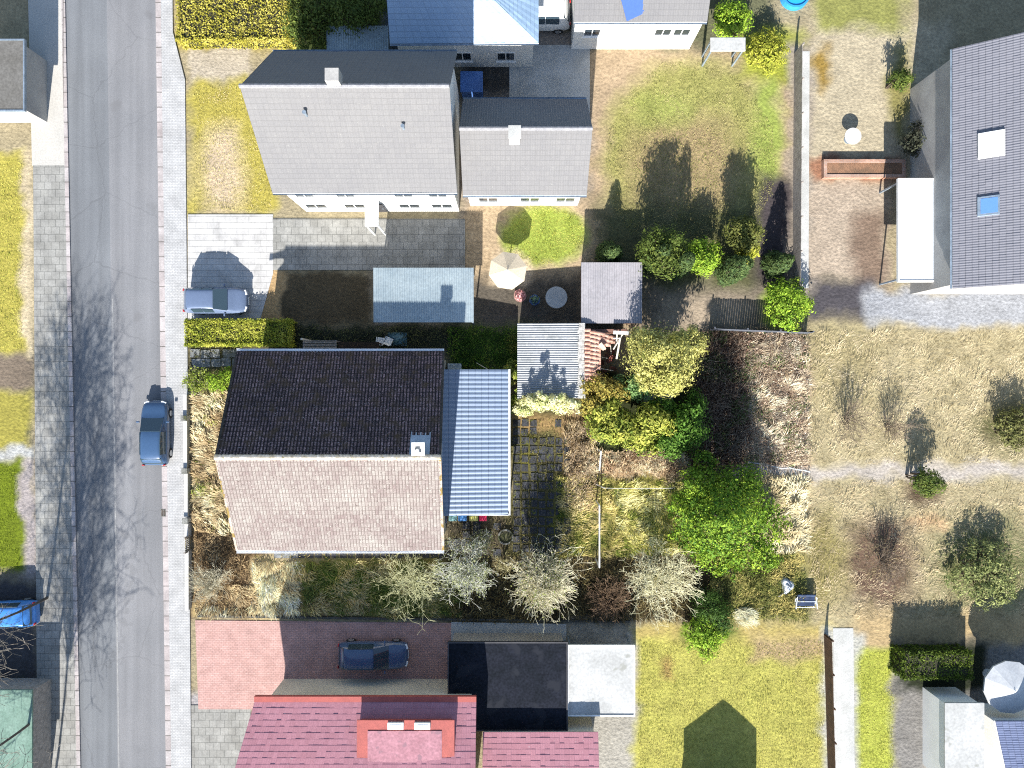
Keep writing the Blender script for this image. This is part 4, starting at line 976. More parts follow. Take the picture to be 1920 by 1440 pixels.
for i in range(1, 13):
    e = P(1133+i*11, 915+math.sin(i/12*math.pi)*1.2, 2.0-.25*math.sin(i/12*math.pi)); m.tube(q, e, .011, n=5); q = e
m.build("washing_line", wpaint, t)
# white bag and metal chair by the east edge
c = P(1475, 1097); V = []; n_ = 16
for j in range(n_):
    th = math.pi*.5*j/(n_-1)
    for i in range(24):
        ph_ = 2*math.pi*i/24; rr = .42*(1+.22*math.sin(3*ph_+1)+.1*math.sin(7*ph_+j)); V.append((c.x+rr*math.cos(th)*math.cos(ph_)*.95, c.y+rr*math.cos(th)*math.sin(ph_)*1.2, .42*math.sin(th)*(1+.2*math.sin(4*ph_+j*.8))))
i, j = np.meshgrid(np.arange(24), np.arange(n_-1)); F = np.stack([(j*24+i).ravel(), (j*24+(i+1) % 24).ravel(), ((j+1)*24+(i+1) % 24).ravel(), ((j+1)*24+i).ravel()], 1)
t = thing("rubbish_bag", "crumpled white plastic sack lying in the olive grass", "bag", (c.x, c.y, 0))
link_mesh("bag", np_mesh("bag", np.array(V), F, smooth=True), surf("white_film", (.55,.58,.62), (.38,.4,.44), .4, 5, .5, 16, .2, .6, spots=((.06,.08,.16), 3.2, .66)), t)
m = MB(); m.tube(P(1470, 1112, .1), P(1459, 1119, .06), .07, .03, 8); m.build("torn_strip", surf("torn_film", (.5,.45,.4)), t)
c = P(1507, 1127); t = thing("metal_garden_bench", "white tubular metal bench frame with dark blue cushions in the shaded corner", "bench", (c.x, c.y, 0))
wm = surf("white_tube", (.62,.66,.7), None, .4, 4, .3)
m = MB(); m.box(c.x-.6, c.y-.24, .3, c.x+.6, c.y+.42, .38); m.build("seat_cushion", surf("navy_cloth", (.025,.04,.09), (.018,.03,.06), .9, 4, .5, 25, .2), t, .04)
m = MB(); m.obox((c.x, c.y+.5, .46), 1.2, .1, .3, 0, -.6); m.build("back_cushion", surf("navy_back_cloth", (.03,.05,.10), (.02,.03,.06), .9, 4, .5, 25, .2), t, .04)
for y, z in ((-.34, .27), (.08, .39), (.44, .27)): m = MB(); m.tube((c.x-.66, c.y+y, z), (c.x+.66, c.y+y, z), .026); m.build("rail", wm, t)
for s in (-1, 1):
    for y0_, y1_ in ((-.36, .34), (.34, -.30)): m = MB(); m.tube((c.x+s*.66, c.y+y0_, .0), (c.x+s*(.66+.04), c.y+y1_, .5), .024); m.build("leg", wm, t)
    m = MB(); m.tube((c.x+s*.71, c.y-.38, .5), (c.x+s*.62, c.y+.42, .52), .03); m.build("armrest", wm, t)
# gully grate in the gutter
c = P(308, 961); t = thing("gully_grate", "cast iron gully grate set against the kerb", "drain", (c.x, c.y, .11))
m = MB(); m.box(c.x-.16, c.y-.25, .112, c.x+.16, c.y+.25, .118); m.build("frame", M['old_concrete'], t)
m = MB()
for i in range(7):
    y = c.y-.2+i*.066
    for s in (-1, 1): m.box(c.x+(-.13 if s < 0 else .015), y-.017, .118, c.x+(-.015 if s < 0 else .13), y+.017, .126)
m.build("slots", surf("rusty_iron", (.10,.06,.045), (.05,.035,.03), .9, 5, .5), t)

# ------------------------------------------------------------------ sheds at the north edge
M['fibre'] = surf("fibre_cement_sheet", (.30,.31,.32), (.24,.25,.25), .9, .8, .5, 8, .15, .1, spots=((.36,.36,.34), 2.2, .6))
def corrugated(name, x0, y0, x1, y1, z0, z1, along, mat, parent, pitch=.146, amp=.022, axis_slope='x'):
    """sheet whose corrugations run along x (along='x') with height z0 at x0 and z1 at x1"""
    if along == 'x':
        n = int((y1-y0)/pitch*6); yy = np.linspace(y0, y1, n+1); xs = np.linspace(x0, x1, 5); V = []
        for k, x in enumerate(xs): V.append(np.stack([np.full(n+1, x), yy, z0+(z1-z0)*k/4+amp*np.sin(yy/pitch*2*np.pi)], 1))
    else:
        n = int((x1-x0)/pitch*6); xx = np.linspace(x0, x1, n+1); V = []
        for k, y in enumerate(np.linspace(y0, y1, 5)): V.append(np.stack([xx, np.full(n+1, y), z0+(z1-z0)*k/4+amp*np.sin(xx/pitch*2*np.pi)], 1))
    w = n+1; i, j = np.meshgrid(np.arange(n), np.arange(4)); F = (j*w+i).ravel()[:, None]+([0, w, w+1, 1] if along == 'x' else [0, 1, w+1, w])
    o = link_mesh(name, np_mesh(name, np.concatenate(V), F), mat, parent); m = o.modifiers.new("solid", 'SOLIDIFY'); m.thickness = .02; m.offset = -1
    return o
zs = 2.35; x0, x1 = P(970, 0, zs).x, P(1094, 0, zs).x; y0, y1 = P(0, 747, zs).y, P(0, 606, zs).y
t = thing("corrugated_shed", "shed with a grey corrugated sheet roof beside the red tiled ruin", "shed", ((x0+x1)/2, (y0+y1)/2, 0))
corrugated("roof", x0, y0, x1, y1, zs-.12, zs+.1, 'x', M['fibre'], t)
m = MB(); m.box(x0+.12, y0+.1, 0, x1-.05, y1-.1, zs-.22); m.build("wall", M['render_grey'], t)
m = MB()
k_ = 20
for k in range(k_):
    a, b = y0+(y1-y0)*k/k_, y0+(y1-y0)*(k+1)/k_; m.obox((x1-.14+rng.normal(0, .02), (a+b)/2, zs+.12+rng.uniform(0, .02)), .42+rng.uniform(-.05, .05), (b-a)*.97, .06, rng.normal(0, .04))
m.build("ridge_capping", surf("crumbled_mortar", (.46,.45,.42), (.28,.27,.25), .95, 4, .6, 9, .35, .2), t)
# collapsed pantile ruin
zt = 2.7; rx0, rx1 = P(1097, 0, zt).x, P(1168, 0, zt).x; ry0, ry1 = P(0, 715, zt).y, P(0, 616, zt).y
t = thing("ruined_outbuilding", "collapsed outbuilding with torn red pantile roof and bare rafters", "outbuilding", ((rx0+rx1)/2, (ry0+ry1)/2, 0))
mt = MB(); nrow = 12
for r_ in range(nrow):
    y = ry1-.12-(ry1-ry0)*r_/nrow*.98; f = r_/nrow
    count = [6, 6, 5, 4, 3, 3, 3, 3, 3, 2, 3, 2][r_]
    for c_ in range(count):
        xa = rx0+c_*.33; sag = -.05*c_*c_*.35; za = zt-.04-.02*c_+sag; zb = za-.07-.03*c_; dy = -.045*c_-.06*c_*(1 if r_ < 4 else .4)
        yv = y+dy*.6+rng.normal(0, .012); n_ = 7; vs = []
        for (x, z, rr) in ((xa-.03, za+.03, .105), (xa+.36, zb+.015, .12)):
            for th in (0, .03):
                vs += [(x, yv+dy*.25*(1 if x > xa else 0)+math.cos(math.pi*q/(n_-1))*(rr-th), z+math.sin(math.pi*q/(n_-1))*(rr-th)*.85) for q in range(n_)]
        fs = []
        for q in range(n_-1): fs += [(q, q+1, 2*n_+q+1, 2*n_+q), (n_+q+1, n_+q, 3*n_+q, 3*n_+q+1), (q+1, q, n_+q, n_+q+1), (2*n_+q, 2*n_+q+1, 3*n_+q+1, 3*n_+q)]
        mt.add(vs, fs); mt.box(xa-.02, yv-.22, za-.03, xa+.35, yv-.09, za-.005)
M['pantile'] = surf("red_pantile", (.40,.20,.14), (.52,.33,.25), .85, 3.2, .6, 9, .25, .1, spots=((.5,.42,.28), 3.0, .66))
mt.build("roof", M['pantile'], t)
m = MB()
m.box(rx0-.02, ry0, 0, rx0+.14, ry1, zt-.3); m.box(rx0+.14, ry1-.2, 0, rx1+.35, ry1, zt-.55); m.box(rx0+.14, ry0, 0, rx1, ry0+.2, 1.4)
m.build("wall", surf("old_brick_wall", (.22,.11,.08), (.15,.08,.06), .95, 3, .5, 12, .3), t)
for a, b, r_ in ((P(1163, 633, 2.6), P(1156, 673, 2.2), .05), (P(1167, 627, 2.6), P(1150, 655, 2.1), .035), (P(1157, 627, 2.6), P(1156, 640, 2.5), .04), (P(1150, 634, 2.5), P(1163, 634, 2.55), .035)):
    m = MB(); d_ = (b-a); m.tube(a, b, r_*1.2, n=4); m.build("rafter", M['wood_pale'], t)
m = MB(); c = (P(1151, 620, 2.7)+P(1178, 628, 2.7))/2; m.obox((c.x, c.y, 2.72), 1.0, .22, .06, -.05); m.build("wall_plate", M['white_concrete'], t)
m = MB(); c = P(1129, 650, 2.6); m.obox((c.x, c.y, 2.66), .48, .26, .04, -.9, .1); m.build("loose_tile", surf("pale_tile", (.55,.44,.33), (.45,.35,.25)), t)
m = MB(); c = P(1147, 671, 1.6); m.obox((c.x, c.y, 1.2), .22, .5, .05, -.25, .6); m.build("broken_tile", surf("dark_red_tile", (.28,.09,.06)), t)
rub = surf("fallen_tile", (.20,.08,.055), (.10,.05,.04), .9, 4, .5)
for k in range(26):
    m = MB(); c = P(rng.uniform(1120, 1165), rng.uniform(640, 712), 0); m.obox((c.x, c.y, rng.uniform(.1, .35)), .3, .2, .04, rng.uniform(0, 3), rng.normal(0, .4), rng.normal(0, .4)); m.build("fallen_tile", rub, t)
for (a, b) in (((1145, 648), (1146, 664)), ((1118, 667), (1140, 672)), ((1120, 690), (1150, 695))):
    m = MB(); m.tube(P(*a, 1.9), P(*b, 1.4), .015, n=6); m.build("lath", M['wood_pale'], t)
# small second corrugated roof glimpsed under the shrubs
c = P(1236, 752, 1.2); t = thing("corrugated_hutch", "small low corrugated hutch roof showing between the shrubs and the pale conifer", "hutch", (c.x, c.y, 0))
corrugated("roof", c.x-1.0, c.y-.45, c.x+.9, c.y+.45, 1.2, 1.1, 'x', M['fibre'], t, .12, .02)
m = MB(); m.box(c.x-.95, c.y-.4, 0, c.x+.85, c.y+.4, 1.05); m.build("wall", M['wood_grey'], t)
# fallen wire fence on the east edge
t = thing("fallen_fence", "pale fallen wire fence lying over the brown brambles", "fence", P(1450, 878))
q = P(1402, 866, .15); m = MB()
for i in range(1, 10):
    e = P(1402+i*13, 866+i*2.2*(1 if i < 6 else .9)+rng.normal(0, .8), .15+.1*math.sin(i*1.7)); m.tube(q, e, .05, n=7); q = e
m.build("rail", surf("pale_rail", (.46,.50,.50), (.34,.36,.36), .7, 4, .5), t)
m = MB()
for i in range(55):
    x = 1404+i*2.0; a = P(x, 866+(x-1402)*.165, .14); m.tube(a, a+Vector((rng.normal(.12, .12), -.45-rng.uniform(0, .2), -.05)), .008, n=4)
m.build("wire_mesh", M['zinc'], t)
# ------------------------------------------------------------------ planting on the plot
def hedge(name, label, x0, y0, x1, y1, h, cols, n, leaf=.05, group=None, rag=.22):
    """clipped hedge; footprint in photo pixels at hedge-top height"""
    a, b = P(x0, y1, h), P(x1, y0, h); t = thing(name, label, "hedge", ((a.x+b.x)/2, (a.y+b.y)/2, 0), group)
    L, W = b.x-a.x, b.y-a.y; ar = [L*W, L*h, L*h, W*h, W*h]; pos, nor = [], []
    for k, s in enumerate(ar):
        m = int(n*s/sum(ar)); u, v = rng.uniform(0, 1, m), rng.uniform(0, 1, m); o = np.zeros(m)
        if k == 0: p = np.stack([a.x+u*L, a.y+v*W, o+h], 1); q = np.array([0, 0, 1.])
        elif k < 3: p = np.stack([a.x+u*L, o+(a.y if k == 1 else b.y), v*h], 1); q = np.array([0, -1. if k == 1 else 1., .2])
        else: p = np.stack([o+(a.x if k == 3 else b.x), a.y+u*W, v*h], 1); q = np.array([-1. if k == 3 else 1., 0, .2])
        p = p-q*(rng.uniform(0, .16, m)+rag*fbm(p[:, 0]*2.2+p[:, 2], p[:, 1]*2.2+p[:, 2], 5))[:, None]+rng.normal(0, .025, (m, 3))
        pos.append(p); nor.append(q+rng.normal(0, .6, (m, 3)))
    pos = np.concatenate(pos); nor = np.concatenate(nor); tt = fbm(pos[:, 0]*1.6, pos[:, 1]*1.6+pos[:, 2], 3)*1.4-.2+rng.normal(0, .2, len(pos))
    leaf_mesh("foliage", pos, nor, leaf, .6, tone(cols, tt)*rng.uniform(.7, 1.3, (len(pos), 1)), t)
    m = MB(); m.box(a.x+.22, a.y+.22, 0, b.x-.22, b.y-.22, h-.24); m.build("core", surf("hedge_twigs", (.035,.032,.02), (.02,.02,.012), .95, 5, .5, 25, .4), t)
    return t
hedge("clipped_hedge", "clipped yellow green hedge along the north side of the front path", 343, 597, 546, 650, 1.25, [(.10,.13,.02), (.25,.27,.04), (.36,.35,.08)], 26000, .045)

leafy("front_shrub", "low bright green shrub in front of the dark roof slope", "shrub", [(412,712,.7,.75,.65,.6), (432,704,.6,.5,.5,.5)], [(.05,.10,.015), (.14,.22,.02), (.24,.30,.04)], 2600, .055)
bare_shrub("half_bare_shrub", "half bare greyish shrub spilling over the front wall onto the pavement", "shrub", 378, 716, 26, .8, .9, [(.30,.28,.22), (.22,.22,.12)], 2, .008, r0=.016, leaves=1500, leafcols=[(.14,.2,.03), (.25,.28,.06)])

# clumps on the north side and against the shed
con = leafy("pale_conifer", "rounded pale yellow green conifer beside the ruined red roof", "tree", [(1243,676,3.4,2.05,1.75,2.3), (1285,645,2.9,1.25,.95,1.7), (1205,645,3.0,1.1,.9,1.7), (1235,712,2.5,1.5,.9,1.6), (1255,655,4.6,1.0,.9,1.1)],
    [(.11,.125,.03), (.26,.25,.085), (.39,.37,.14), (.46,.43,.18)], 17500, .08, .5, None, .14, 90, .165, .4, up=.15, part="crown")
leafy("yellow_laurel", "wide yellow green laurel thicket south of the red tiled ruin", "shrub", [(1150,800,1.5,1.7,1.15,1.4), (1205,815,1.4,1.5,1.1,1.3), (1225,790,1.8,1.2,1.1,1.4), (1130,770,1.6,1.1,1.0,1.3)],
    [(.05,.09,.02), (.15,.19,.035), (.27,.28,.06), (.34,.32,.08)], 13000, .10, .5, None, None, 80, .17, .4, up=.15)
leafy("bronze_shrub", "bronze and yellow leaved shrub at the corner of the grey shed", "shrub", [(1118,728,1.9,.95,.8,1.3), (1150,738,1.6,1.0,.7,1.0), (1105,755,1.6,.7,.7,1.1)],
    [(.10,.075,.025), (.21,.165,.04), (.27,.22,.06), (.10,.13,.03)], 4200, .085, .5, None, None, 40, .24, .3)
leafy("dark_laurel", "dark green laurel shrub on the shady east side of the laurel thicket", "shrub", [(1285,800,1.6,1.15,1.35,1.4), (1262,830,1.4,1.1,.8,1.2), (1296,760,1.4,.7,.9,1.2), (1240,762,1.2,.9,.6,.9)],
    [(.025,.06,.012), (.055,.12,.018), (.10,.17,.03)], 8200, .085, .5, None, None, 60, .22, .3)
leafy("bluish_bramble_shrub", "bluish green leafy shrub between the ruin and the laurel thicket", "shrub", [(1178,722,1.6,.8,.55,.9), (1200,735,1.4,.7,.5,.8)],
    [(.06,.13,.05), (.12,.2,.08), (.2,.27,.12)], 2200, .075, .5, None, None, 24, .24, .3)
leafy("sun_toned_shrub", "pale leaved shrub with sun glare put into its cream colours, climbing the south wall of the grey shed", "shrub",
    [(985,764,1.7,.75,.45,1.1), (1015,755,2.2,.7,.5,1.5), (1014,744,3.25,.36,.3,.95), (995,752,2.5,.6,.32,.95), (1030,752,2.75,.5,.32,.95), (1065,756,2.3,.6,.35,.95), (1045,757,2.0,.75,.5,1.3), (1075,762,1.7,.8,.45,1.1), (1005,748,2.7,.5,.35,.9), (1048,748,2.6,.5,.35,.8)],
    [(.13,.2,.07), (.40,.40,.2), (.60,.56,.36), (.68,.64,.44)], 8500, .075, .5, None, None, 46, .22, .35)  # cream leaf tones carry sun glare on pale leaves
leafy("ivy_strip", "narrow ivy climbing between the metal lean-to and the grey shed", "ivy", [(966,715,1.2,.2,.9,.9), (963,755,.7,.3,.6,.6), (960,690,.7,.3,.6,.5)],
    [(.06,.10,.02), (.2,.24,.05), (.34,.33,.1)], 1900, .06, .6, None, None, 22, .3, .3)

# the big green tree
lob = [(1350,968,3.5,2.5,2.3,2.7), (1296,952,2.5,1.4,1.25,1.5), (1402,945,2.7,1.7,1.45,1.7), (1440,985,2.3,1.15,1.25,1.3), (1345,1035,2.2,1.75,1.25,1.5), (1410,1030,2.2,1.55,1.2,1.4), (1283,985,1.8,1.0,1.05,1.1), (1318,902,2.3,1.35,1.05,1.5),
       (1385,900,2.5,1.5,1.05,1.5), (1358,972,5.6,1.35,1.3,1.5), (1300,1018,1.9,1.0,.8,1.0), (1272,945,1.8,.85,.75,.9), (1352,975,7.0,.7,.7,1.0), (1322,866,1.9,.85,.75,1.0), (1366,1066,1.7,.75,.6,.8), (1440,1045,1.8,.85,.7,.9), (1300,905,3.6,.9,.8,1.0)]
leafy("green_tree", "dense vivid green evergreen tree in the east of the overgrown garden", "tree", lob,
    [(.02,.06,.012), (.08,.155,.02), (.165,.245,.028), (.27,.335,.045)], 27000, .085, .5, None, .16, 210, .15, .45, up=.1, part="crown")
leafy("dark_conifer_shrub", "low dark green shrub between the pale twiggy shrub and the straw tuft", "shrub", [(1338,1148,.9,1.15,.9,.9), (1325,1120,.7,.8,.7,.7), (1355,1165,.8,.8,.6,.7)],
    [(.02,.045,.012), (.04,.08,.018), (.08,.13,.03)], 5200, .06, .4, None, None, 50, .22, .3)

# bare winter shrubs along the south boundary
PALE, STRAWT = [(.48,.44,.29), (.78,.73,.54)], [(.52,.49,.27), (.76,.72,.5)]
G_ = "bare winter shrubs"
bare_shrub("twiggy_shrub", "sprawling bare shrub at the street corner with twigs over the pavement", "shrub", 404, 1084, 60, 1.5, 1.5, [(.34,.31,.2), (.6,.56,.42)], 3, .0065, G_, .015, kids=(1, 2), spread=.5)
bare_shrub("twiggy_tree", "thin greenish bare tree close to the south eave of the pink roof", "tree", 780, 1070, 22, 2.1, 2.5, [(.29,.29,.14), (.54,.54,.32)], 3, .0085, G_, .026, kids=(2, 3), spread=.55, trunk_h=1.0, up=.05)
bare_shrub("lichen_tree", "silver grey lichen covered bare tree south of the coloured bins", "tree", 882, 1055, 24, 2.1, 2.3, [(.4,.4,.32), (.64,.64,.57)], 3, .0082, G_, .026, kids=(2, 3), spread=.6, trunk_h=1.0, leaves=2600, leafcols=[(.12,.14,.06), (.26,.27,.17)])
bare_shrub("plume_shrub", "thick pale straw coloured plume shrub with upswept twigs south of the paving", "shrub", 1016, 1076, 110, 2.7, 2.15, PALE, 3, .0092, G_, .02, kids=(2, 2), spread=.3, up=.17, leaves=1600, leafcols=[(.10,.14,.04), (.24,.25,.1)])
bare_shrub("pale_twig_tree", "wide pale yellow twiggy bare tree west of the green evergreen", "tree", 1222, 1074, 34, 2.1, 2.5, STRAWT, 3, .009, G_, .027, kids=(2, 3), spread=.62, trunk_h=.8, up=.06)
bare_shrub("brown_bramble_bush", "dense reddish brown tangle between the plume shrub and the pale twiggy tree", "shrub", 1142, 1118, 80, 1.0, 1.7, [(.16,.10,.06), (.28,.19,.12)], 3, .007, G_, .014, kids=(1, 2), spread=.6)
bare_shrub("small_grey_bush", "small grey bare bush in the shadow below the metal roof corner", "shrub", 905, 1012, 30, 1.0, .9, [(.2,.22,.18), (.32,.33,.29)], 2, .0065, G_, .012, leaves=500, leafcols=[(.08,.10,.04), (.17,.19,.11)])
bare_shrub("young_elder", "pale yellow stemmed sapling between the grey lichen tree and the plume shrub", "shrub", 945, 1050, 10, 1.9, .6, [(.42,.38,.16), (.46,.42,.26)], 2, .010, G_, .02, r_in=.02)
for i, (x, y, h, r) in enumerate(((1085,870,.8,.9), (1082,822,.7,.7), (1180,868,.7,1.1), (1245,875,.7,1.0), (1095,905,.5,.7))):
    bare_shrub("dry_bush", ["pinkish dry thicket beside the half hidden clothes-line frame", "brown dry thicket on the edge of the dark paving near the cream shrub", "matted straw coloured thicket under the yellow laurel", "rust tinted dry thicket at the foot of the dark laurel", "low dry thicket beside the leaning white post"][i], "shrub", x, y, 46, h, r,
               [(.22,.14,.08), (.38,.28,.18), (.5,.42,.3)], 2, .0075, "dry thickets around the lawn", .012, kids=(1, 2), spread=.6, r_in=.8)

# ------------------------------------------------------------------ grass and brambles
CSTRAW = [(.17,.13,.07), (.37,.30,.17), (.53,.46,.28), (.64,.58,.40)]
CBROWN = [(.09,.062,.035), (.21,.15,.08), (.36,.27,.15), (.48,.39,.23)]
CMIX = [(.06,.085,.015), (.16,.16,.04), (.34,.28,.10), (.46,.38,.18)]
CGREEN = [(.03,.06,.010), (.06,.12,.015), (.13,.15,.03), (.25,.20,.09)]
COLIVE = [(.05,.06,.02), (.11,.12,.03), (.2,.18,.06)]
house_fp = rect(495, 655, 838, 1010); lean_fp = rect(838, 700, 940, 945); slabs = rect(372, 657, 450, 688); patio = rect(956, 800, 1050, 1030)
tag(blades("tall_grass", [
    dict(poly=rect(362,738,520,1004), n=187, len=.5, wid=0.042, tilt=30, dir=160, swirl=120, cols=CBROWN[1:]+CSTRAW[2:], seed=3, k=1.2),
    dict(poly=rect(366,742,500,1000), n=60, len=.3, wid=.03, tilt=45, dir=None, cols=[(.10,.13,.02), (.24,.25,.07)], seed=71, patchy=.5),
    dict(poly=ell(392,925,34,24), n=93, len=.42, wid=0.033, tilt=46, dir=60, cols=[(.14,.18,.03), (.3,.32,.08)], seed=8),
    dict(poly=ell(400,790,26,12), n=93, len=.35, wid=0.033, tilt=46, dir=20, cols=[(.14,.17,.03), (.28,.28,.08)], seed=18),
    dict(poly=rect(472,1052,562,1150), n=302, len=.62, wid=0.048, tilt=26, dir=-70, swirl=70, cols=CSTRAW[1:], seed=13, mound=.5, k=1.65),
    dict(poly=rect(362,1095,480,1150), n=187, len=.5, wid=0.042, tilt=30, dir=-60, swirl=90, cols=CBROWN, seed=14),
    dict(poly=rect(366,1134,566,1152), n=216, len=.5, wid=0.045, tilt=28, dir=-90, swirl=60, cols=CSTRAW, seed=15),
    dict(poly=rect(360,1000,470,1090), n=115, len=.4, wid=0.036, tilt=42, dir=None, cols=CBROWN[:3], seed=16),
    dict(poly=rect(558,1050,862,1156), n=172, len=.5, wid=0.039, tilt=32, dir=10, swirl=160, cols=[(.05,.075,.018), (.12,.145,.035), (.25,.22,.09), (.40,.34,.18)], seed=17),
    dict(poly=rect(570,1120,690,1152), n=90, len=.55, wid=.03, tilt=28, dir=-30, swirl=90, cols=[(.12,.11,.05), (.3,.25,.13), (.4,.34,.2)], seed=19),
    dict(poly=rect(1040,890,1170,1045), n=136, len=.4, wid=0.033, tilt=38, dir=30, swirl=150, cols=CMIX, seed=21),
    dict(poly=rect(1150,898,1275,1040), n=165, len=.42, wid=0.036, tilt=32, dir=-20, swirl=140, cols=[(.10,.13,.02), (.34,.32,.08), (.5,.45,.18), (.56,.5,.26)], seed=22, mound=.4),
    dict(poly=rect(1056,790,1122,960), n=144, len=.5, wid=0.030, tilt=36, dir=70, swirl=150, cols=CBROWN, seed=23),
    dict(poly=rect(1095,846,1290,894), n=216, len=.5, wid=0.033, tilt=36, dir=None, cols=[(.24,.15,.09), (.44,.33,.2), (.58,.5,.34)], seed=24),
    dict(poly=rect(1402,640,1512,872), n=200, len=.5, wid=.035, tilt=24, dir=35, swirl=100, cols=[(.18,.13,.08), (.46,.38,.26), (.58,.5,.37)], seed=43, mound=.5),
    dict(poly=rect(1410,896,1512,1040), n=237, len=.5, wid=0.045, tilt=28, dir=60, swirl=140, cols=CSTRAW[1:], seed=25, mound=.5, k=1.15),
    dict(poly=rect(1330,1036,1512,1164), n=158, len=.42, wid=0.036, tilt=38, dir=None, cols=COLIVE+CMIX[2:3], seed=26),
    dict(poly=rect(1270,890,1430,1040), n=64, len=.4, wid=0.036, tilt=38, dir=None, cols=CMIX, seed=27),
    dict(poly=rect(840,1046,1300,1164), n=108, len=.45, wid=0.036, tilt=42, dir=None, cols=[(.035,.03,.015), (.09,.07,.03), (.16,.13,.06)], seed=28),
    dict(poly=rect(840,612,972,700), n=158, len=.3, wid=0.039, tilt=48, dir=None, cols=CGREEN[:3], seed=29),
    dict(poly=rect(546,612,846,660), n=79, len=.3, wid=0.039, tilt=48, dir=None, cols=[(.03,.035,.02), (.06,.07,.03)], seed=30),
    dict(poly=rect(956,778,1066,1046), n=86, len=.16, wid=0.033, tilt=52, dir=None, k=1.1, cols=[(.05,.055,.018), (.12,.12,.03), (.22,.2,.08)], seed=31, patchy=.5),
    dict(poly=rect(830,966,1010,1050), n=64, len=.22, wid=0.033, tilt=48, dir=None, cols=[(.04,.045,.02), (.12,.11,.04), (.2,.16,.1)], seed=32, patchy=.45),
    dict(poly=rect(360,650,460,694), n=50, len=.2, wid=0.030, tilt=51, dir=None, cols=[(.04,.03,.02), (.1,.1,.03)], seed=33, patchy=.6),
    dict(poly=rect(470,1030,860,1052), n=43, len=.2, wid=0.030, tilt=51, dir=None, cols=CMIX, seed=34, patchy=.55),
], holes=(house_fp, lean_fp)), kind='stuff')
tag(blades("straw_tuft", [dict(poly=ell(1392,1152,22,14), n=700, len=.7, wid=.03, tilt=34, dir=-40, swirl=90, cols=CSTRAW[2:], seed=41, mound=.4, ragged=8)]),
    "tuft of pale straw grass beside the low dark green shrub", "grass tuft")
# brambles: dense thin canes and dead leaves
segs, cc_ = [], []
for k in range(2600):
    px, py = rng.uniform(1296, 1510), rng.uniform(626, 872)
    west = .55+.45*min(1, max(0, (px-1370)/50)); lit = vnoise(np.array([px/40]), np.array([py/40]), 9)[0]; a = rng.uniform(0, 2*math.pi) if rng.uniform() < .5 else rng.normal(.5, .5)  # west lowers cane tone to deepen the tree's shadow; lit is random mottling
    p = np.array(P(px, py)); L = rng.uniform(.3, 1.5); hgt = rng.uniform(.1, .55); q = p.copy(); q[2] = rng.uniform(.02, .3); n_ = 4; r = rng.uniform(.005, .011)
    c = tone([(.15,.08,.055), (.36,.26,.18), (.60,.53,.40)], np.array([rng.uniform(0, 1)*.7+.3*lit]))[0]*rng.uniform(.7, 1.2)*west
    if px > 1500 and L > .6: L = .5
    for i in range(n_):
        f = (i+1)/n_; a += rng.normal(0, .3); e = q+np.array([math.cos(a), math.sin(a), 0])*L/n_; e[2] = .08+hgt*math.sin(f*2.6+.3); segs.append([*q, *e, r, r*.9]); cc_.append(c); q = e
bram = tubes_mesh("bramble_canes", segs, np.array(cc_), None, 3); tag(bram, kind='stuff')
n_ = 30000; px, py = rng.uniform(1290, 1512, n_), rng.uniform(622, 876, n_); g = fbm(px/26, py/26, 51, 3)
k = rng.uniform(0, 1, n_) < np.where(px > 1400, .45, .8); px, py, g = px[k], py[k], g[k]; pos = np.stack([(px-960)/S, (720-py)/S, rng.uniform(.03, .45, len(px))*(.5+g)], 1)
east = np.clip((px-1380)/90, 0, 1); grn = (g > .5) & (rng.uniform(0, 1, len(px)) < .8)
cb = tone([(.09,.045,.032), (.30,.20,.14), (.56,.45,.33), (.68,.59,.46)], np.clip(rng.uniform(0, .7, len(px))+.45*east-.12, 0, 1)); cg = tone([(.05,.09,.025), (.12,.17,.05), (.25,.27,.12)], rng.uniform(0, 1, len(px)))
cols = np.where(grn[:, None], cg, cb*1.15)/np.array(LEAF_K)*(.5+.5*np.clip((px-1370)/50, 0, 1))[:, None]  # leaves darkened westward, adding to the tree's cast shadow
tag(leaf_mesh("bramble_leaves", pos, rng.normal(0, .5, (len(px), 3))+[0, 0, .8], .055, .5, cols, None), kind='stuff')
for (x, y, h, r) in ((1460, 650, .6, 1.5),):
    bare_shrub("bramble_arch", "arching pale bramble stems at the north-east corner of the plot", "shrub", x, y, 26, h, r, [(.34,.26,.18), (.5,.44,.34)], 2, .009, None, .016, kids=(1, 2), spread=.6)
M['stained_white'] = surf('stained_white_sheet', (.40,.40,.385), (.31,.31,.295), .8, .55, .5, 6, .14, spots=((.24,.24,.215), .9, .62))
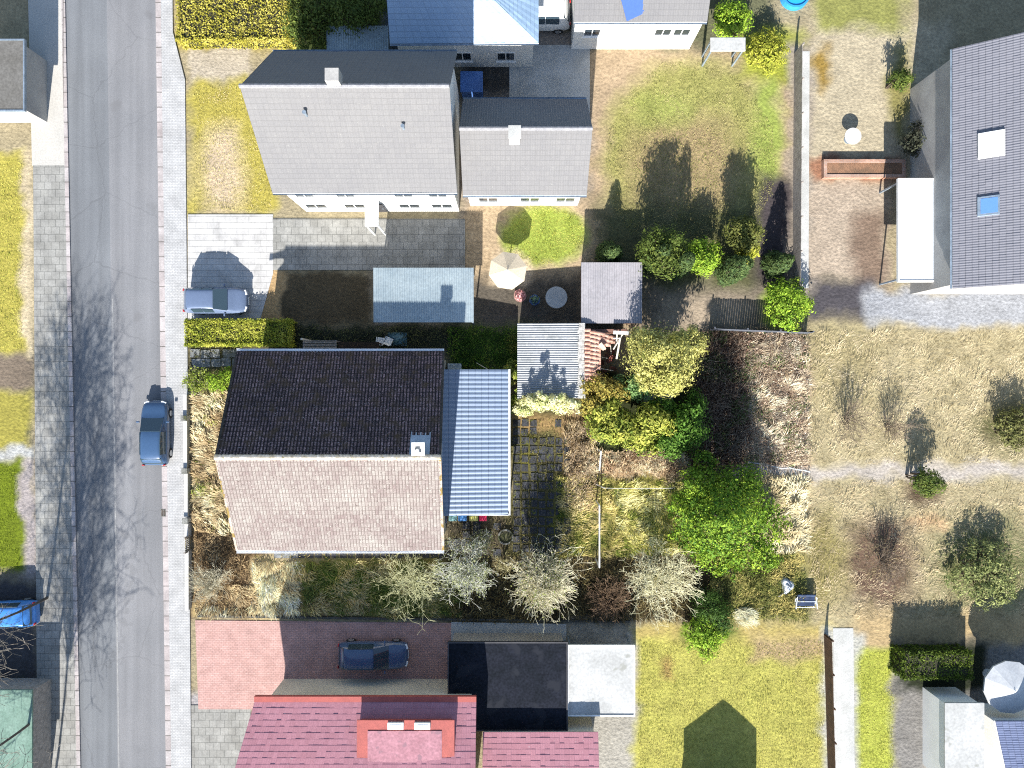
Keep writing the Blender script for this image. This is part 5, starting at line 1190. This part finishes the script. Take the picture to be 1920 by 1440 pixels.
# ------------------------------------------------------------------ neighbours: houses
def plain_house(name, label, rect_px, ze, zr, axis, roof_mat, wall_mat, over=.3, ridge=None, tile=(.3, .34), cat="house", north_label=None, ends=None):
    x0, x1 = P(rect_px[0], 0, ze).x, P(rect_px[2], 0, ze).x; y1, y0 = P(0, rect_px[1], ze).y, P(0, rect_px[3], ze).y
    t = thing(name, label, cat, ((x0+x1)/2, (y0+y1)/2, 0))
    if axis == 'x':
        ym = ridge if ridge is not None else (y0+y1)/2
        gable_walls(t, x0+over, y0+over, x1-over, y1-over, ze, zr, 'x', wall_mat, ym, .2)
        roof_plane("roof", (x0,y0,ze), (x1,y0,ze), (x1,ym,zr), (x0,ym,zr), roof_mat, t, *tile, sub=2); roof_plane("roof", (x1,y1,ze), (x0,y1,ze), (x0,ym,zr), (x1,ym,zr), roof_mat, t, *tile, sub=2)
        ridge_caps(t, (x0,ym,zr+.03), (x1,ym,zr+.03), roof_mat_r if (roof_mat_r := M.get('cap_'+name)) else M['ridge_grey'], .12)
        for yy, s in ((y0, -1), (y1, 1)): gutter(t, (x0, yy+s*.07, ze-.02), (x1, yy+s*.07, ze-.02), M['zinc'])
    else:
        xm = ridge if ridge is not None else (x0+x1)/2
        gable_walls(t, x0+over, y0+over, x1-over, y1-over, ze, zr, 'y', wall_mat, xm, .2)
        roof_plane("roof", (x0,y1,ze), (x0,y0,ze), (xm,y0,zr), (xm,y1,zr), roof_mat, t, *tile, sub=2); roof_plane("roof", (x1,y0,ze), (x1,y1,ze), (xm,y1,zr), (xm,y0,zr), roof_mat, t, *tile, sub=2)
        ridge_caps(t, (xm,y0,zr+.03), (xm,y1,zr+.03), M['ridge_grey'], .12)
        for xx, s in ((x0, -1), (x1, 1)): gutter(t, (xx+s*.07, y0, ze-.02), (xx+s*.07, y1, ze-.02), M['zinc'])
    return t, x0, y0, x1, y1
M['ridge_grey'] = surf("grey_ridge_tile", (.24,.24,.25), (.18,.18,.19), .9, 3, .5)
G_TILE = tile_mat("grey_concrete_tile", (.15,.147,.147), (.132,.13,.133), (.085,.085,.085), .5, var=.08, blotch=.3, lichen=(.18,.18,.173), lichen_th=.68)
t, x0, y0, x1, y1 = plain_house("steep_grey_house", "tall white house with a steep pale grey tiled roof north of the driveway", (511, 97, 857, 361), 6.0, 11.2, 'x', G_TILE, M['render_white'])
for x in (x0+1.4, x0+3.9, x1-3.4, x1-1.3):
    window(t, (x, y0+.3, 4.3), 1.2, 1.2, 'y', -1); window(t, (x, y0+.3, 1.5), 1.4, 1.3, 'y', -1)
window(t, (x0+.3, (y0+y1)/2, 7.6), 1.2, 1.2, 'x', -1); window(t, (x0+.3, (y0+y1)/2-2, 4.3), 1.2, 1.2, 'x', -1); window(t, (x1-.3, (y0+y1)/2, 8.0), 1.0, 1.2, 'x', 1)
c = P(695, 395, 3.4); xc = c.x
m = MB(); m.box(xc-.42, y0-1.35, 2.95, xc+.42, y0+.29, 3.1); pc = m.build("porch_roof", M['white_trim'], t)
for s in (-1, 1): m = MB(); m.box(xc+s*.36-.05, y0-1.3, .05, xc+s*.36+.05, y0-1.2, 2.95); m.build("porch_post", M['white_trim'], pc)
door(t, (xc, y0+.3, .05), .95, 2.1, 'y', -1, M['dark_trim'])
for vx, vy in ((x0+8.2, y0+2.6), (x0+3.1, y0+3.1)):
    vz = 6+(vy-y0)*(11.2-6)/((y1-y0)/2); m = MB(); m.tube((vx, vy, vz-.1), (vx, vy, vz+.45), .07, n=10); m.tube((vx, vy, vz+.45), (vx, vy, vz+.52), .11, n=10); m.build("vent_pipe", M['zinc'], t)
m = MB(); m.box(x0+4.6, (y0+y1)/2-.05, 11.0, x0+5.3, (y0+y1)/2+.6, 12.0); m.build("chimney", M['render_grey'], t)
t, x0, y0, x1, y1 = plain_house("grey_annex", "lower grey roofed annex with a white chimney beside the steep grey house", (868, 186, 1100, 366), 3.6, 6.9, 'x', G_TILE, M['render_white'], .25)
for x in (x0+1.5, x0+4.2, x0+6.5): window(t, (x, y0+.25, 1.5), 1.3, 1.3, 'y', -1)
c = P(965, 250, 7.3); m = MB(); m.box(c.x-.3, c.y-.3, 5.8, c.x+.3, c.y+.3, 7.5); chn = m.build("chimney", M['render_white'], t)
m = MB(); m.box(c.x-.36, c.y-.36, 7.5, c.x+.36, c.y+.36, 7.58); m.build("chimney_cap", M['concrete'], chn)

BLUE_ROOF = tile_mat("light_blue_sheet_roof", (.26,.36,.47), (.22,.31,.42), (.12,.17,.22), .5, rough=.4, var=.06, spec=.5)
c = P(860, 20, 4.0); t = thing("blue_roofed_house", "house with a hipped light blue metal roof at the north edge", "house", (c.x, c.y, 0))
e0, e1, r0, r1 = P(731, 82, 4), P(1010, 80, 4), P(722, -45, 6), P(880, -45, 6)
roof_plane("roof", e0, e1, r1, r0, BLUE_ROOF, t, .5, .4, .012, .01, 2, .08, 1); e2 = P(1010, -170, 4)
roof_plane("roof", e1, e2, r1+Vector((.01, .02, 0)), r1, BLUE_ROOF, t, .5, .4, .012, .01, 2, .08, 1)
m = MB(); m.box(e0.x+.3, e0.y+.3, 0, e1.x-.3, e0.y+8, 3.75); m.build("wall", M['render_white'], t); gutter(t, e0+Vector((0, -.07, 0)), e1+Vector((0, -.07, 0)), M['zinc'])
for x in (-6.2, -3.2, -.4): window(t, (x, e0.y+.3, 1.6), 1.2, 1.2, 'y', -1)
def flat_roof(name, label, cat, x0, y0, x1, y1, z, roof_mat, wall_mat=None, rim=None, posts=True, corr=None, fall=.12):
    a, b = P(x0, y1, z), P(x1, y0, z); t = thing(name, label, cat, ((a.x+b.x)/2, (a.y+b.y)/2, 0))
    if corr: corrugated("roof", a.x, a.y, b.x, b.y, z-fall, z, corr, roof_mat, t, .15, .02)
    else: m = MB(); m.box(a.x, a.y, z-.14, b.x, b.y, z); m.build("roof", roof_mat, t, .02)
    if rim:
        m = MB(); w = .09
        m.box(a.x-w, a.y-w, z-.16, b.x+w, a.y-.002, z+.05); m.box(a.x-w, b.y+.002, z-.16, b.x+w, b.y+w, z+.05); m.box(a.x-w, a.y-.002, z-.16, a.x-.002, b.y+.002, z+.05); m.box(b.x+.002, a.y-.002, z-.16, b.x+w, b.y+.002, z+.05); m.build("rim", rim, t)
    if wall_mat is not None: m = MB(); m.box(a.x+.15, a.y+.15, 0, b.x-.15, b.y-.15, z-.15-(fall if corr else 0)); m.build("wall", wall_mat, t)
    elif posts:
        for x in (a.x+.12, b.x-.12):
            for y in (a.y+.12, b.y-.12): m = MB(); m.box(x-.05, y-.05, 0, x+.05, y+.05, z-.15-(fall if corr else 0)); m.build("post", M['zinc'], t)
    return t, a, b
LB = surf("pale_blue_sheet", (.33,.385,.40), (.26,.315,.34), .5, .7, .5, 6, .12, 0, .4)
flat_roof("blue_carport", "narrow light blue carport roof against the blue roofed house", "carport", 612, 48, 728, 92, 2.5, LB, corr='y')
flat_roof("pale_blue_carport", "pale blue corrugated carport roof behind the dark brown yard", "carport", 700, 502, 888, 604, 2.55, LB, corr='y')
t, x0, y0, x1, y1 = plain_house("white_walled_house", "white walled house with grey roof and a solar panel at the north edge", (1076, -190, 1326, 41), 4.0, 6.6, 'x', G_TILE, M['render_white'], .15)
for x in (x0+1.3, x0+5.8, x1-1.2): window(t, (x, y0+.15, 2.4), 1.1, 1.0, 'y', -1)
m = MB(); ymid = (y0+y1)/2; sl_ = (6.6-4)/(ymid-y0); c = P(1195, 5, 4.6); n_ = Vector((0, -sl_, 1)).normalized(); zc = 4+(c.y-y0)*sl_
m.obox((c.x, c.y, zc+.1), 1.9, 1.5, .05, .45, math.atan(sl_)); m.build("solar_panel", paint("solar_glass", (.05,.10,.30), .25), t)
flat_roof("white_lean_roof", "low white flat roof beside the white walled house", "carport", 1332, 70, 1398, 95, 2.5, M['stained_white'])
c = P(1488, -6); t = thing("paddling_pool", "round bright blue pool at the north edge", "pool", (c.x, c.y, 0)); m = MB(); ring(m, (c.x, c.y), .95, .83, 0, .5); m.build("rim", surf("pool_rim", (.03,.25,.55)), t)
m = MB(); m.tube((c.x, c.y, .02), (c.x, c.y, .4), .84, n=28); m.build("pool_water", glass_mat("pool_blue", (.02,.30,.62)), t)
R_TILE = tile_mat("grey_lilac_tile", (.165,.165,.188), (.15,.15,.172), (.10,.10,.115), .4, var=.06, blotch=.2)
xr_ = P(1985, 0, 8).x
t, x0, y0, x1, y1 = plain_house("lilac_roof_house", "big house with lilac grey roof and two roof windows at the east edge", (1786, 92, 2180, 541), 5.2, 8.4, 'y', R_TILE, M['render_grey'], .3, xr_)
sx = (8.4-5.2)/(xr_-x0)
for (px, py, w, h, mt_, lb) in ((1864, 268, 1.45, 1.5, M['white_trim'], "white roof window"), (1858, 384, 1.2, 1.15, paint("blue_pane", (.10,.22,.50), .15), "blue roof window")):
    z = 5.2
    for _ in range(4): c = P(px, py, z); z = 5.2+(c.x-x0)*sx+.1
    m = MB(); m.obox((c.x, c.y, z), w*.92, h, .14, 0, 0, -math.atan(sx)); f = m.build("roof_window", M['white_trim'] if lb[0] == 'w' else M['zinc'], t, .02); f["label"] = lb
    m = MB(); m.obox((c.x-.01, c.y, z+.075), w*.7, h*.76, .03, 0, 0, -math.atan(sx)); m.build("pane", mt_, f)
flat_roof("white_patio_roof", "white flat patio roof in front of the lilac roofed house", "patio roof", 1686, 337, 1782, 526, 2.7, surf("white_polycarbonate", (.52,.56,.60), (.46,.50,.54), .4, .8, .5, 8, .06), rim=M['white_trim'])
flat_roof("flat_garage", "grey flat roofed garage beside the pale forecourt", "garage", -70, 76, 44, 206, 2.7, surf("grey_felt", (.125,.12,.11), (.10,.095,.085), .95, .8, .5, 8, .2), M['render_grey'], M['zinc'])
flat_roof("green_shed", "pale green roofed shed at the south-west corner", "shed", -60, 1294, 60, 1480, 2.3, surf("green_sheet", (.15,.23,.185), (.10,.17,.13), .6, .9, .6, 7, .2), M['wood_grey'])
flat_roof("lilac_shed", "small garden shed with lilac grey corrugated roof north of the plot", "shed", 1090, 492, 1204, 606, 2.4, surf("lilac_sheet", (.29,.275,.285), (.25,.24,.25), .8, .8, .5, 7, .12), M['wood_brown'], corr='y')
# south side
RED = tile_mat("raspberry_tile", (.42,.195,.225), (.34,.15,.175), (.24,.11,.14), .4, var=.14, blotch=.5, lichen=(.40,.30,.30), lichen_th=.68)
REDT = surf("red_trim", (.33,.08,.065), (.27,.065,.055), .7, 2, .5)
ze2 = 4.5; c = P(670, 1420, ze2); t = thing("red_house", "red roofed house with a dormer south of the red forecourt", "house", (c.x, c.y, 0))
x0, x1, yn = P(477, 0, ze2).x, P(893, 0, ze2).x, P(0, 1316, ze2).y; ys_ = yn-9.5; ym_ = yn-5.0; zr2 = ze2+5.0*.27; xr0 = x0-1.15
xd0, xd1 = P(676, 0, 5.2).x, P(846, 0, 5.2).x
gable_walls(t, x0+.4, ys_+.4, x1-.4, yn-.4, ze2, zr2, 'x', M['render_cream'], ym_, .25)
roof_plane("roof", (x1,yn,ze2), (x0,yn,ze2), (xr0,ym_,zr2), (x1,ym_,zr2), RED, t, .3, .34, .008, .009, 4); roof_plane("roof", (x0,ys_,ze2), (x1,ys_,ze2), (x1,ym_,zr2), (xr0,ym_,zr2), RED, t, .3, .34, .008, .009, 4)
m = MB(); m.box(x0, yn+.02, ze2-.2, x1, yn+.34, ze2+.06); m.build("eave_board", REDT, t)
m = MB(); m.box(x0+.1, yn-.38, ze2-.55, x1-.1, yn+.015, ze2-.22); m.build("soffit", REDT, t)
dz = ze2+.75; yd = yn-.75
m = MB(); m.box(xd0, ys_+5, ze2-.3, xd1, yd-.15, dz-.05); dm = m.build("dormer", REDT, t)
m = MB(); m.box(xd0-.2, ys_+5, dz-.045, xd1+.2, yd, dz+.06); m.build("dormer_frame", REDT, dm)
m = MB(); m.box(xd0+.45, ys_+5.1, dz+.062, xd1-.55, yd-.62, dz+.1); m.build("dormer_roof", surf("raspberry_felt", (.34,.165,.19), (.27,.125,.145), .85, 1.1, .5, 7, .2, spots=((.22,.12,.14), 1.7, .6)), dm)
for px in (742, 792):
    c = P(px, 1362, dz+.1); m = MB(); m.obox((c.x, c.y+.05, dz+.13), .95, .42, .16); rw = m.build("roof_window", M['white_trim'], dm, .02)
    m = MB(); m.obox((c.x, c.y+.05, dz+.22), .7, .26, .02); m.build("pane", surf("frosted_glass", (.5,.52,.55), None, .2), rw)
c = P(1010, 1410, 3.2); t = thing("red_annex", "lower flat red annex between the red house and the white canopy", "annex", (c.x, c.y, 0))
a, b = P(905, 1480, 3.2), P(1122, 1374, 3.2); roof_plane("roof", (b.x,b.y,3.1), (a.x,b.y,3.1), (a.x,a.y,3.9), (b.x,a.y,3.9), RED, t, .3, .34, .008, .009, 4); m = MB(); m.box(a.x+.02, a.y+.1, 0, b.x-.2, b.y-.25, 2.85); m.build("wall", M['render_cream'], t)
flat_roof("dark_garage", "dark bitumen flat roofed garage coloured for the shade of the red house", "garage", 842, 1206, 1062, 1368, 2.4, surf("shaded_bitumen_felt", (.014,.016,.023), (.009,.011,.015), .95, .9, .5, 7, .35, spec=.08, spots=((.019,.021,.027), .8, .58)), M['render_grey'], M['dark_trim'])  # felt tone lowered past plain bitumen to stand for the house's shade
flat_roof("white_canopy", "white flat canopy roof beside the yellow green lawn", "canopy", 1066, 1212, 1188, 1340, 2.2, M['stained_white'], rim=M['white_trim'])
c = P(1340, 1500); t = thing("garden_house", "gabled garden house just beyond the south edge", "house", (c.x, c.y, 0))
xa, xb = (1268-960)/S, (1404-960)/S; yw = -27.4
gable_walls(t, xa+.15, yw-5.8, xb-.15, yw-.15, 2.6, 3.8, 'y', M['wood_brown'], None, .1); xm = (xa+xb)/2
roof_plane("roof", (xa,yw,2.6), (xa,yw-6,2.6), (xm,yw-6,3.8), (xm,yw,3.8), G_TILE, t, .3, .34, sub=2); roof_plane("roof", (xb,yw-6,2.6), (xb,yw,2.6), (xm,yw,3.8), (xm,yw-6,3.8), G_TILE, t, .3, .34, sub=2)
BR2 = tile_mat("slate_blue_tile", (.10,.125,.21), (.085,.105,.18), (.05,.06,.1), .5, var=.08)
c = P(1930, 1420, 4); t = thing("slate_blue_house", "white house with a slate blue roof at the south-east corner", "house", (c.x, c.y, 0))
e0, e1, r0, r1 = P(1866, 1352, 3.0), P(1898, 1500, 3.0), P(1990, 1352, 4.3), P(2010, 1500, 4.3)
roof_plane("roof", e0, e1, r1, r0, BR2, t, .3, .34, sub=2); m = MB(); m.prism([(e0.x+.2, e0.y-.2), (e1.x+.2, e1.y), (e1.x+8, e1.y), (e1.x+8, e0.y-.2)], 0, 2.8); m.build("wall", M['render_white'], t)
gutter(t, e0, e1, M['white_trim'])
flat_roof("white_terrace_roof", "white flat roof beside the slate blue house", "patio roof", 1772, 1318, 1846, 1480, 2.8, M['stained_white'], M['render_white'])
c = P(1896, 1290, 2.4); t = thing("white_parasol", "large round white parasol near the slate blue house", "parasol", (c.x, c.y, 0))
def parasol(t, c, r, z, mat, n=8):
    m = MB(); vs = [(c.x, c.y, z+.45)]+[(c.x+r*math.cos(2*math.pi*(i+.3)/n), c.y+r*math.sin(2*math.pi*(i+.3)/n), z) for i in range(n)]+[(c.x+r*.985*math.cos(2*math.pi*(i+.3)/n), c.y+r*.985*math.sin(2*math.pi*(i+.3)/n), z-.16) for i in range(n)]
    m.add(vs, [(0, 1+i, 1+(i+1) % n) for i in range(n)]+[(1+i, 1+n+i, 1+n+(i+1) % n, 1+(i+1) % n) for i in range(n)]); m.build("canopy", mat, t)
    m = MB(); m.tube((c.x, c.y, 0), (c.x, c.y, z+.5), .03, n=10); m.build("pole", M['zinc'], t); m = MB(); m.tube((c.x, c.y, 0), (c.x, c.y, .08), .3, n=18); m.build("base", M['concrete'], t)
parasol(t, c, 1.7, 2.3, surf('white_cloth', (.46,.47,.47), (.38,.39,.4), .9, 1.2, .5, 8, .1), 12)
c = P(952, 507, 2.2); t = thing("cream_parasol", "cream octagonal parasol on the curved patio of the grey annex", "parasol", (c.x, c.y, 0)); parasol(t, c, 1.25, 2.1, surf("cream_cloth", (.52,.44,.32), (.46,.39,.28), .9, 1, .4))
# garden furniture of the neighbours
def round_table(label, px, py, r, mat):
    t = thing("garden_table", label, "table", P(px, py)); o = P(px, py); m = MB(); m.tube((o.x, o.y, .7), (o.x, o.y, .74), r, n=24); m.build("tabletop", mat, t)
    m = MB(); m.tube((o.x, o.y, .02), (o.x, o.y, .7), .05, n=10); m.build("column", M['zinc'], t); m = MB(); m.tube((o.x, o.y, 0), (o.x, o.y, .04), r*.5, n=18); m.build("foot", M['zinc'], t)
round_table("round grey garden table beside the lilac grey shed", 1042, 560, .72, M['concrete'])
round_table("small pale round table in the beige eastern garden", 1590, 262, .55, M['white_concrete'])
def pot(label, px, py, r, h, col, leafc, cat="plant pot"):
    t = thing("flower_pot", label, cat, P(px, py)); o = P(px, py); m = MB(); m.tube((o.x, o.y, 0), (o.x, o.y, h), r*.75, r, 18); m.build("pot", surf("glazed_pot", col, None, .5), t)
    k = 220; v = rng.normal(0, 1, (k, 3)); v /= np.linalg.norm(v, axis=1, keepdims=True); leaf_mesh("foliage", np.array(o)+[0, 0, h+.1]+v*r*1.05*rng.uniform(.4, 1, (k, 1)), v, .07, .6, tone(leafc, rng.uniform(0, 1, k)), t)
pot("pink flowering pot south of the cream parasol", 975, 556, .42, .4, (.3,.18,.15), [(.45,.2,.25), (.55,.32,.36)])
pot("blue glazed pot beside the pink flowers", 1002, 564, .36, .5, (.05,.1,.28), [(.08,.13,.1), (.14,.2,.12)])
c = P(886, 166); t = thing("blue_container", "dark blue lidded container in the shaded courtyard", "container", (c.x, c.y, 0)); m = MB(); m.box(c.x-.7, c.y-.65, 0, c.x+.7, c.y+.65, 1.05); m.build("body", surf("blue_steel", (.06,.14,.36), (.05,.11,.28), .5), t, .04); m = MB(); m.box(c.x-.74, c.y-.69, 1.05, c.x+.74, c.y+.69, 1.14); m.build("lid", surf("blue_lid", (.07,.16,.40), None, .5), t, .03)

# ------------------------------------------------------------------ fences and walls between gardens
def board_fence(label, pts, h, mat, name="garden_fence", post=2.4):
    t = thing(name, label, "fence", P(*pts[0]))
    for (a, b) in zip(pts[:-1], pts[1:]):
        p, q = P(*a), P(*b); L = (q-p).length; dv = (q-p).normalized(); s = Vector((-dv.y, dv.x, 0)); k = max(1, round(L/post)); m = MB()
        nb = int(L/.16)
        for i in range(nb):
            c = p+dv*(L*(i+.5)/nb); m.obox((c.x, c.y, h/2+rng.uniform(-.02, .02)), L/nb*.93, .025, h, math.atan2(dv.y, dv.x))
        m.build("boards", mat, t)
        for i in range(k+1):
            c = p+dv*(L*i/k)+s*.07; m = MB(); m.obox((c.x, c.y, h/2+.04), .09, .09, h+.08, math.atan2(dv.y, dv.x)); m.build("post", mat, t)
board_fence("weathered board fence along the back of the large oval lawn", [(1489, 100), (1486, 540)], 1.4, M['wood_grey'])
board_fence("dark board fence behind the brambles at the north boundary", [(1330, 619), (1510, 626)], 1.3, surf("dark_fence_board", (.10,.11,.13), (.07,.075,.09), .9, 3, .5, 15, .3))
board_fence("brown board fence beside the yellow green southern lawn", [(1545, 1190), (1552, 1440)], 1.2, M['wood_brown'])
t = thing("brick_bed", "low terracotta brick raised bed in the eastern garden", "planter", P(1615, 318)); a, b = P(1540, 336), P(1692, 302); m = MB()
m.box(a.x, a.y, 0, b.x, a.y+.22, .4); m.box(a.x, b.y-.22, 0, b.x, b.y, .4); m.box(a.x, a.y+.22, 0, a.x+.22, b.y-.22, .4); m.box(b.x-.22, a.y+.22, 0, b.x, b.y-.22, .4); m.build("brickwork", brick_mat("terracotta_brick", (.34,.18,.12), (.40,.23,.16), (.3,.28,.25), .25, .08, .01), t)
m = MB(); m.box(a.x+.22, a.y+.22, 0, b.x-.22, b.y-.22, .34); m.build("soil", surf("bed_soil", (.22,.12,.07), (.13,.08,.05), .95, 2, .5, 15, .4), t)

# ------------------------------------------------------------------ cars
car("parked_car", "dark blue car parked half on the pavement in front of the overgrown house", P(300, 811), 0, 4.25, 1.78, 1.47, paint("dark_blue_paint", (.035,.075,.15), .3))
car("parked_car", "mid blue van-like car standing on the white driveway", P(413, 566, .05), -math.pi/2, 4.1, 1.75, 1.72, paint("violet_blue_paint", (.10,.135,.21), .3), True)
car("parked_car", "glossy blue black car on the red paved forecourt", P(703, 1222, .03), -math.pi/2, 4.6, 1.82, 1.45, paint("blue_black_paint", (.05,.09,.17), .2))
car("parked_car", "bright blue car parked at the west edge of the street", P(22, 1146), math.pi/2+.05, 4.2, 1.75, 1.5, paint("bright_blue_paint", (.05,.20,.52), .25))
car("parked_car", "white van parked between the blue roof and the white walled house", P(1002, 38), math.pi/2, 4.7, 1.9, 1.9, paint("white_paint", (.66,.66,.64), .3), True)

# ------------------------------------------------------------------ hedges, bushes and trees of the neighbours
hedge("garden_hedge", "broad yellow green hedge at the north-west front garden", 327, -40, 542, 76, 1.5, [(.16,.15,.02), (.30,.27,.05), (.40,.35,.10)], 16000, .06)
hedge("dark_hedge", "short dark green hedge near the white parasol", 1692, 1222, 1828, 1278, 1.8, [(.03,.05,.008), (.06,.09,.012), (.10,.13,.02)], 9000, .055)
DG = [(.03,.05,.012), (.06,.085,.02), (.11,.13,.03)]; BG = [(.09,.17,.02), (.18,.28,.03), (.28,.36,.05)]; OG = [(.14,.16,.02), (.26,.27,.04), (.36,.34,.07)]
def tree(name, label, px, py, z, r, rz, cols, n, lobes=6, leaf=.075, cat="tree", trunk=.12, group=None):
    L = [(px, py, z, r*.75, r*.75, rz*.8)]
    for i in range(lobes):
        a = 2*math.pi*i/lobes+rng.uniform(-.3, .3); L.append((px+math.cos(a)*r*.55*S, py+math.sin(a)*r*.55*S, z+rng.uniform(-.3, .35)*rz, r*rng.uniform(.4, .6), r*rng.uniform(.4, .6), rz*rng.uniform(.4, .6)))
    return leafy(name, label, cat, L, cols, n, leaf, .5, group, trunk, 70, .22, .3, part="crown" if trunk else "foliage")
tree("dark_tree", "dark olive tree beside the broad yellow green hedge", 585, 38, 2.4, 1.9, 1.8, DG, 6000)
tree("dark_tree", "dark green tree against the light blue carport", 668, 10, 2.6, 1.9, 1.9, DG, 6000)
tree("round_bush", "bright green round bush next to the low white flat roof", 1374, 40, 1.0, 1.3, 1.0, BG, 3500, 5, cat="shrub", trunk=None)
tree("yellow_bush", "yellow olive bush at the north end of the board fence", 1438, 96, 1.0, 1.4, .9, OG, 3500, 5, cat="shrub", trunk=None)
tree("green_bush", "tall bright green bush among the dark conifers of the oval lawn", 1316, 482, 1.7, 1.15, 1.6, BG, 4500, 5, cat="shrub", trunk=None)
tree("corner_bush", "lime green bush at the north-east corner above the brambles", 1478, 572, 1.1, 1.7, 1.0, BG, 5000, 6, cat="shrub", trunk=None)
tree("olive_bush", "slim olive green bush along the board fence", 1400, 470, 1.3, .75, 1.3, OG, 2200, 4, cat="shrub", trunk=None)
tree("boundary_bush", "green bush leaning over from the southern lawn beside its tall neighbour", 1322, 1192, 1.0, 1.5, .9, BG, 3600, 5, cat="shrub", trunk=None)
tree("field_bush", "dark green bush standing over bare tan soil in the dry field", 1738, 905, 1.4, .95, 1.4, DG, 2200, 4, cat="shrub", trunk=None)
tree("field_bush", "low olive bush at the east edge of the dry field", 1905, 800, .9, 1.5, .8, [(.07,.075,.03), (.13,.13,.05)], 3000, 5, cat="shrub", trunk=None)
tree("field_bush", "spreading grey green bush in the south-east of the dry field", 1850, 1075, 1.1, 2.3, 1.0, [(.09,.11,.045), (.17,.19,.08), (.25,.26,.12)], 5200, 7, cat="shrub", trunk=None)
tree("evergreen_shrub", "narrow dark green shrub in the beige eastern garden", 1688, 150, 1.0, .7, 1.2, DG, 1500, 4, cat="shrub", trunk=None)
tree("evergreen_shrub", "dark rounded shrub by the white patio roof", 1722, 262, .9, 1.1, 1.0, [(.02,.022,.02), (.05,.055,.04)], 2200, 4, cat="shrub", trunk=None)
tree("lawn_tree", "broad dark green tree among the slim conifers of the oval lawn", 1243, 470, 2.9, 1.55, 1.9, DG, 5000, 6, .08)
tree("lawn_tree", "round dark olive tree near the board fence by the oval lawn", 1395, 440, 2.2, 1.2, 1.6, [(.04,.05,.015), (.09,.10,.03), (.14,.14,.04)], 3600, 5, .08)
def cone_tree(label, px, py, h, r, cols, n=4200):
    loc = P(px, py); t = thing("slim_conifer", label, "tree", loc, "slim conifers by the oval lawn")
    z = h*(1-rng.uniform(0, 1, n)**.6*.96); a = rng.uniform(0, 2*math.pi, n); rr = r*(1-z/h)**.55*(.45+.75*fbm(a*1.9, z*1.5, 7))*rng.uniform(.75, 1.05, n)
    pos = np.stack([loc.x+rr*np.cos(a), loc.y+rr*np.sin(a), z], 1); nor = np.stack([np.cos(a), np.sin(a), np.full(n, .5)], 1)+rng.normal(0, .4, (n, 3))
    leaf_mesh("crown", pos, nor, .085, .45, tone(cols, rng.uniform(0, 1, n))*rng.uniform(.7, 1.3, (n, 1)), t); tubes_mesh("trunk", [[*loc, loc.x, loc.y, h*.9, .1, .03]], np.array([[.08,.06,.045]]), t, 8)
CD = [(.025,.045,.02), (.05,.08,.03), (.08,.11,.04)]
for lb, px, py, h, r in (("westernmost slim dark conifer, shading the lower lawn edge", 1140, 482, 3.1, 1.1), ("tallest slim dark conifer on the lawn beside the lilac grey shed", 1222, 490, 5.0, 1.25), ("slim dark conifer just left of the tall bright green bush", 1262, 505, 5.2, 1.15), ("slim dark conifer between the bright green bush and the olive bush", 1362, 512, 5.0, 1.25), ("short dark conifer close to the board fence", 1448, 500, 3.4, 1.1)):
    cone_tree(lb, px, py, h, r, CD)
# bare street trees west of the road: their high crowns throw the dappled shade on the asphalt
for lb, px, py, h in (("bare street tree beside the western lawn, northernmost of the three", 90, 1120, 12.5), ("bare street tree across from the overgrown corner shrub", 94, 1330, 13.0), ("bare street tree at the south-west corner beside the green shed", 95, 1540, 13.0)):
    bare_shrub("street_tree", lb, "tree", px, py, 34, h*.42, 1.15, [(.15,.13,.11), (.22,.2,.17)], 3, .013, "bare street trees west of the road", .032, kids=(2, 3), spread=.7, trunk_h=h*.52, up=.02)
for lb, px, py, s in (("bare brown bush casting a dark patch in the dry field", 1655, 1055, 34), ("bare grey bush near the middle of the dry field", 1585, 790, 22), ("low bare bush north of the pale field path", 1665, 800, 20)):
    bare_shrub("field_thicket", lb, "shrub", px, py, s, 1.5, 1.5, [(.13,.095,.07), (.24,.19,.14)], 3, .009, "bare bushes in the dry field", .018, kids=(1, 2), spread=.5)
# lawns and field
LG = [(.17,.19,.03), (.30,.29,.06), (.38,.36,.10)]
tag(blades("lawn_grass", [
    dict(poly=ell(1295,300,160,185), n=200, len=.10, wid=.02, tilt=45, dir=None, cols=[(.13,.14,.04), (.22,.21,.075), (.29,.25,.12)], seed=61, mound=.03),
    dict(poly=ell(1020,440,78,56), n=220, len=.09, wid=.02, tilt=45, dir=None, cols=LG, seed=62, mound=.03),
    dict(poly=rect(1196,1200,1545,1500), n=200, len=.09, wid=.02, tilt=45, dir=None, cols=[(.22,.24,.05), (.35,.33,.09), (.42,.37,.13)], k=1.1, seed=63, mound=.03),
    dict(poly=rect(1608,1222,1676,1500), n=200, len=.09, wid=.02, tilt=45, dir=None, cols=LG, seed=64, mound=.03),
    dict(poly=rect(362,158,515,398), n=130, len=.10, wid=.02, tilt=45, dir=None, cols=[(.22,.2,.05), (.36,.32,.12), (.44,.36,.2)], seed=65, mound=.03),
    dict(poly=rect(-40,300,42,660), n=150, len=.1, wid=.02, tilt=45, dir=None, cols=LG, seed=66, mound=.03), dict(poly=rect(-40,866,36,1074), n=160, len=.1, wid=.02, tilt=45, dir=None, cols=[(.1,.13,.012), (.17,.2,.02)], seed=67, mound=.03),
    dict(poly=rect(1512,620,1990,870), n=95, len=.22, wid=.018, tilt=30, dir=40, swirl=170, k=1.6, cols=[(.14,.115,.06), (.30,.25,.15), (.44,.37,.25)], seed=68, mound=.1),
    dict(poly=rect(1512,900,1990,1160), n=95, len=.22, wid=.018, tilt=30, dir=20, swirl=170, k=1.6, cols=[(.12,.10,.05), (.27,.22,.13), (.40,.33,.22)], seed=69, mound=.1),
]), kind='stuff')
